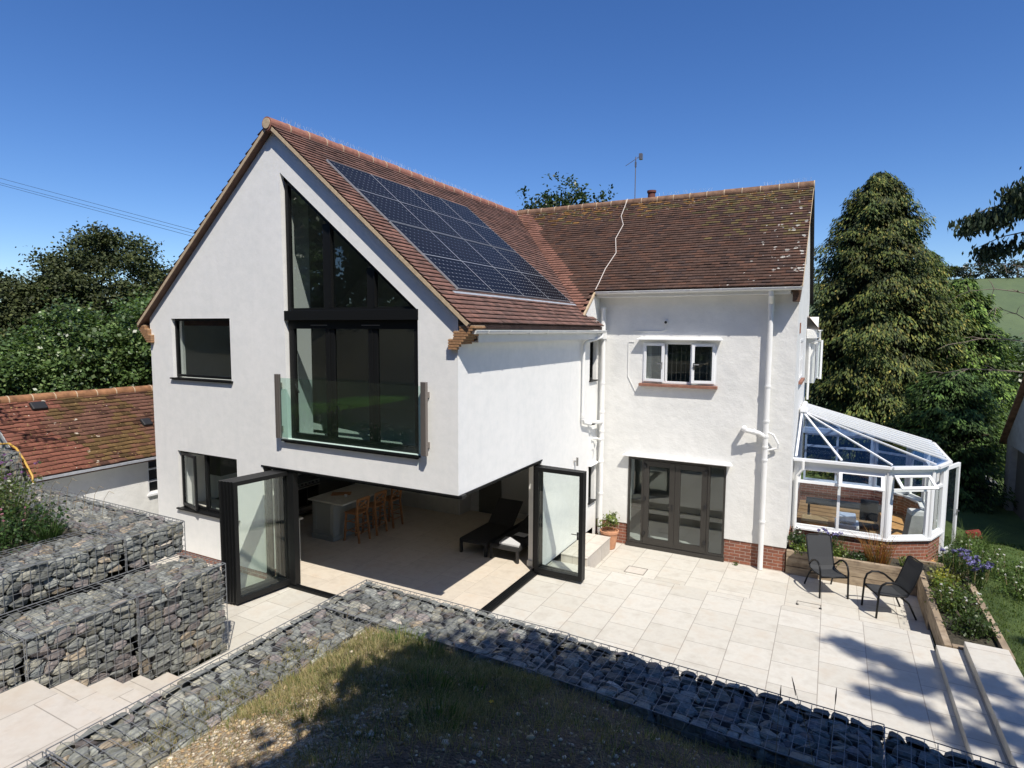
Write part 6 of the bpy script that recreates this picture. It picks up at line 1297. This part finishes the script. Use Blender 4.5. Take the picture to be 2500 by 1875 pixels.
# seed-head stalks standing in front of the patio
for k, (x, y, h, dx, lab) in enumerate(((5.05, -2.25, 0.82, 0.02, 'thin straight grass stalk in front of the patio'), (5.42, -2.3, 0.95, -0.25, 'forked grass stalk leaning left in front of the patio'), (5.5, -2.2, 0.90, 0.03, 'upright grass stalk crossing the forked one'), (-0.35, -2.3, 0.35, 0.04, 'small grass stalk at the gabion corner'))):
    z = 0.95; t = thing('grass_stalk', lab, 'grass stalk', (x, y, z), 'grass stalks'); MB().tube([(x, y, z), (x+dx*.4, y, z+h*.5), (x+dx, y+0.02, z+h)], [0.003, 0.0025, 0.002], 4).build('stem', 'straw', t)
    MB().tube([(x+dx*.88, y+0.018, z+h*.86), (x+dx*.95, y+0.02, z+h*.95), (x+dx*1.04, y+0.02, z+h*1.04)], [0.003, 0.007, 0.002], 5).build('seed_head', 'twig', t)

PM = {}
def petalmat(fn, col):
    if fn not in PM: PM[fn] = plain(fn, col, 0.75, var=0.25, vs=40)
    return PM[fn]
def leafy(name, lab, cat, x, y, z, R, h, n, ls, cols, wts, seed, flowers=(), group=None, grass=0):
    t = thing(name, lab, cat, (x, y, z), group); rg = np.random.default_rng(seed)
    broad_crown('foliage', [((x, y, z+h*0.5), (R, R, h*0.55))], max(8, n//14), 14, ls, 'leaf', t, cols, wts, seed, csz=R*0.5, inner=0.9)
    m = MB()
    for k in range(8): a = rg.uniform(0, 6.28); m.tube([(x, y, z-0.05), (x+R*.4*math.cos(a), y+R*.4*math.sin(a), z+h*.5), (x+R*.7*math.cos(a), y+R*.7*math.sin(a), z+h*.85)], 0.004, 4)
    m.build('stems', MT['bark'], t)
    for (fn, col, cnt, sz, ht) in flowers:
        pm = petalmat(fn, col)
        for _ in range(cnt):
            a = rg.uniform(0, 6.28); r = R*math.sqrt(rg.random())*1.05; c = np.array([x+r*math.cos(a), y+r*math.sin(a), z+h*rg.uniform(0.75, 1.0)+ht*rg.random()]); m = MB()
            m.tube([(c[0]*.9+x*.1, c[1]*.9+y*.1, z+h*.4), tuple(c)], 0.003, 3, mi=1)
            for _ in range(16):
                d = rg.normal(size=3); d /= np.linalg.norm(d); p = c+d*sz*rg.uniform(.15, 1)*np.array([1, 1, .6]); s = rg.normal(size=3)*sz*.35; u = rg.normal(size=3)*sz*.35; m.face([p-s, p-u, p+s, p+u])
            m.build('flower', [pm, MT['straw']], t, fix=False)
    if grass:
        bf_ = ([], [], []); tuft(bf_, x, y, z, grass, h*1.5, R*.8, rg, 0.005, cols, 0.7); tuft_obj('blades', bf_, t)
    return t
PUR = ('purple_flowers', (0.20, 0.09, 0.22), 26, 0.028, 0.22); WHI = ('white_flowers', (0.70, 0.70, 0.64), 10, 0.020, 0.08); PK = ('pink_flowers', (0.45, 0.20, 0.25), 8, 0.02, 0.1)
G1 = ([(0.10, 0.15, 0.035), (0.06, 0.09, 0.025), (0.14, 0.17, 0.06)], [3, 3, 1.5]); G2 = ([(0.035, 0.075, 0.018), (0.02, 0.045, 0.012), (0.06, 0.11, 0.025)], [4, 3, 1.5])
bz = lambda x, y: bed_z(x, y)+0.02
for i, (x, y, R, h, n, G_, fl, lab) in enumerate((
    (-8.3, -3.55, 0.55, 0.55, 900, G1, (PUR,), 'pale green plant with purple flowers nearest the outbuilding'), (-7.2, -3.5, 0.5, 0.45, 900, G1, (PUR,), 'plant with many purple flowers along the gabion edge'),
    (-6.5, -3.9, 0.5, 0.40, 900, G1, (WHI,), 'pale green plant with white flower heads in the left bed'), (-6.0, -4.6, 0.5, 0.40, 1000, G2, (WHI, PK), 'dark leafy plant with white and pink flowers in the left bed'),
    (-5.6, -3.75, 0.42, 0.34, 800, G2, (PK,), 'dark leafy plant at the tip of the left bed'), (-5.35, -5.2, 0.4, 0.30, 800, G2, (WHI,), 'dark leafy plant with daisies at the left frame edge'),
    (-7.6, -4.6, 0.7, 0.55, 1000, G1, (PUR, WHI), 'tall mixed flowers at the left frame edge'), (-9.3, -4.2, 0.7, 0.6, 800, G1, (PUR,), 'tall grasses with purple flowers far left'),
    (-5.25, -4.4, 0.35, 0.25, 600, G2, (), 'low dark leaves overhanging the upper gabion'))):
    leafy('flowering_plant', lab, 'plant', x, y, bz(x, y), R*1.3, h*1.35, int(n*1.6), 0.055, *G_, 300+i, fl, 'plants in the left flower bed', grass=60)
leafy('grass_clump', 'low green grass clump at the end of the left flower bed', 'grass clump', -5.1, -3.65, bz(-5.1, -3.7), 0.25, 0.2, 60, 0.04, *G2, 320, grass=260)
t = thing('tall_grass', 'pale tall grass on the bank behind the outbuilding at the left edge', 'grass clump', (-14.0, -1.8, 2.5)); b = ([], [], [])
for _ in range(60): x = rg.uniform(-16, -13.2); y = rg.uniform(-3.0, -1.2); tuft(b, x, y, gh(x, y), 40, 0.9, 0.4, rg, 0.012, ((0.20, 0.22, 0.08), (0.14, 0.17, 0.06)), 0.5)
tuft_obj('blades', b, t)
# arching grasses against the outbuilding wall
t = thing('arching_grass', 'arching seed grasses against the white outbuilding wall', 'grass clump', (-6.9, -2.9, 2.0)); m = MB()
for k in range(9):
    x = -7.6+k*0.28; h = rg.uniform(.35, .6); m.tube([(x, -2.7, 1.96), (x+.1, -2.7, 1.96+h*.7), (x+.22, -2.68, 1.96+h), (x+.36, -2.68, 1.96+h*.95)], 0.0035, 4)
m.build('stalks', 'straw', t)
# raised bed planting
FERN = ([(0.12, 0.18, 0.03), (0.08, 0.13, 0.025), (0.16, 0.20, 0.04)], [3, 2, 2]); DG = ([(0.03, 0.06, 0.015), (0.05, 0.09, 0.02)], [2, 1]); ORG = ([(0.30, 0.13, 0.03), (0.22, 0.08, 0.02), (0.20, 0.15, 0.04)], [3, 2, 2])
AG = ('blue_flowers', (0.16, 0.15, 0.32), 9, 0.05, 0.1)
bedp = [(4.85, 7.0, .25, .50, 500, .06, DG, (), 0, 'dark climbing plant at the left end of the raised bed by the wall'), (4.95, 6.85, .22, .30, 400, .06, FERN, (), 0, 'bright green plant at the left end of the raised bed'),
        (5.5, 7.15, .28, .45, 300, .05, DG, (AG,), 30, 'blue flowered plant under the conservatory window'), (5.65, 6.9, .26, .26, 500, .05, FERN, (), 40, 'bright fern behind the left patio chair'),
        (6.05, 6.95, .24, .18, 350, .05, DG, (), 30, 'low green plant in the middle of the raised bed'), (6.45, 6.95, .26, .50, 60, .05, ORG, (), 200, 'orange bladed grass plant in the raised bed'),
        (7.0, 7.0, .2, .2, 150, .06, FERN, (), 60, 'pale green spiky plant at the raised bed corner'), (7.55, 6.2, .26, .35, 420, .06, ([(0.30, 0.30, 0.04), (0.18, 0.2, 0.04)], [1, 1]), (), 50, 'yellow green fern in the side arm of the raised bed'),
        (7.55, 5.4, .30, .42, 700, .055, FERN, (), 30, 'leafy fern in the middle of the side arm'), (7.6, 4.75, .34, .45, 900, .055, ([(0.08, 0.12, 0.025), (0.05, 0.08, 0.02)], [1, 1]), (WHI,), 0, 'bushy plant nearest the patio steps in the side arm'),
        (7.62, 4.05, .30, .40, 800, .055, ([(0.07, 0.11, 0.03), (0.045, 0.075, 0.02)], [1, 1]), (), 40, 'dark leafy plant at the end of the bed by the patio steps'), (7.5, 5.0, .26, .34, 500, .055, FERN, (), 30, 'small fern between the bushes of the side arm'),
        (7.85, 6.9, .30, .60, 500, .05, DG, (AG,), 60, 'blue ball flowers leaning over the bed edge'), (8.05, 6.4, .25, .50, 300, .05, DG, (('blue_flowers', (0.16, 0.15, 0.32), 14, 0.055, 0.1),), 60, 'second clump of blue ball flowers outside the bed')]
for i, (x, y, R, h, n, ls, G_, fl, gr, lab) in enumerate(bedp): leafy('bed_plant', lab, 'plant', x, y, 0.06, R, h, n, ls, *G_, 400+i, fl, 'plants in the raised bed', grass=gr)
for i, (x, y, R, h, fl, lab) in enumerate(((8.35, 8.3, .55, .55, (WHI,), 'mounded green bush with white daisies right of the conservatory'), (9.1, 7.8, .6, .45, (WHI,), 'low spreading bush with daisies on the lawn edge'), (9.0, 6.6, .5, .35, (WHI,), 'low green plant with small daisies by the lawn path'), (8.5, 9.5, .4, .6, (), 'leafy plant behind the open conservatory door'), (9.8, 6.6, .5, .3, (PK,), 'low reddish plant at the right frame edge'))):
    leafy('garden_shrub', lab, 'shrub', x, y, gh(x, y)-0.05, R, h, 1100, .055, [(0.09, 0.15, 0.03), (0.05, 0.09, 0.02), (0.13, 0.19, 0.05)], [3, 2, 1], 430+i, fl, 'shrubs right of the conservatory', grass=120)
leafy('weed', 'tiny green weed at the foot of the brick plinth', 'weed', 3.55, 6.60, -0.40, 0.06, 0.07, 80, .03, *G1, 460)
broad_crown('foliage', [((0.53, 6.22, 0.30), (0.26, 0.24, 0.24))], 45, 16, 0.05, 'leaf', POT, [(0.14, 0.19, 0.04), (0.09, 0.13, 0.03), (0.22, 0.24, 0.07)], [3, 2, 1], 470, csz=0.10, inner=0.9)
leafy('potted_herb', 'small dark plant in the gap behind the stone step block', 'plant', 0.22, 6.2, -0.4, 0.13, 0.45, 120, .05, [(0.12, 0.08, 0.04), (0.10, 0.12, 0.03)], [1, 1], 471)
# bits beyond the conservatory
t = thing('red_cushion', 'red chair cushion standing beyond the open conservatory door', 'cushion', (8.75, 10.6, 0)); MB().obox(Vector((8.75, 10.6, 0.0)), Vector((1, 0, .3)).normalized(), Vector((0, 1, 0)), Vector((-.3, 0, 1)).normalized(), .16, .1, .10).build('cushion', 'red', t, bevel=.03)
b = MB()
for _ in range(90):
    x = rg.uniform(9.0, 10.3); y = rg.uniform(17.0, 18.6); s = rg.uniform(.08, .22); b.obox(Vector((x, y, -0.2+rg.uniform(0, .5))), Vector((1, rg.uniform(-.5, .5), rg.uniform(-.4, .4))).normalized(), Vector((rg.uniform(-.3, .3), 1, 0)).normalized(), Vector((0, rg.uniform(-.3, .3), 1)).normalized(), s, s*.7, s*.3)
tag(b.build('rubble_heap', 'greyedge'), 'grey heap of garden stone between the shrub and the garage', 'rubble heap', kind='stuff')
# trees on the skyline and lawn grass
for i, (x, y) in enumerate(((30, 150), (34, 151), (38, 150.5), (43, 151), (26, 151), (49, 151))):
    t = thing('skyline_tree', ['second tree from the left on the far hilltop', 'third tree from the left on the far hilltop', 'fourth tree from the left on the far hilltop', 'far hilltop tree just outside the right frame edge', 'leftmost tree on the far hilltop beside the conifers', 'far hilltop tree farthest right beyond the frame'][i], 'tree', (x, y, gh(x, y)), 'trees along the far hilltop'); trunk(x, y, gh(x, y), gh(x, y)+2, .2, t, 500+i, 3)
    broad_crown('foliage', [((x, y, gh(x, y)+1.6), (2.6, 1.5, 1.5+0.5*math.sin(i)))], 60, 12, 0.5, 'leaf', t, [(0.06, 0.07, 0.04), (0.04, 0.05, 0.03)], [1, 1], 510+i, csz=.8)
b = ([], [], [])
for _ in range(2600):
    x = rg.uniform(8.1, 11.0); y = rg.uniform(2.0, 11.0); tuft(b, x, y, gh(x, y)-0.01, 6, 0.07, 0.08, rg, 0.006, ((0.10, 0.15, 0.035), (0.14, 0.18, 0.05), (0.07, 0.11, 0.025)), 0.6)
tag(tuft_obj('lawn_grass', b), 'mown lawn grass right of the raised bed', 'grass', kind='stuff')
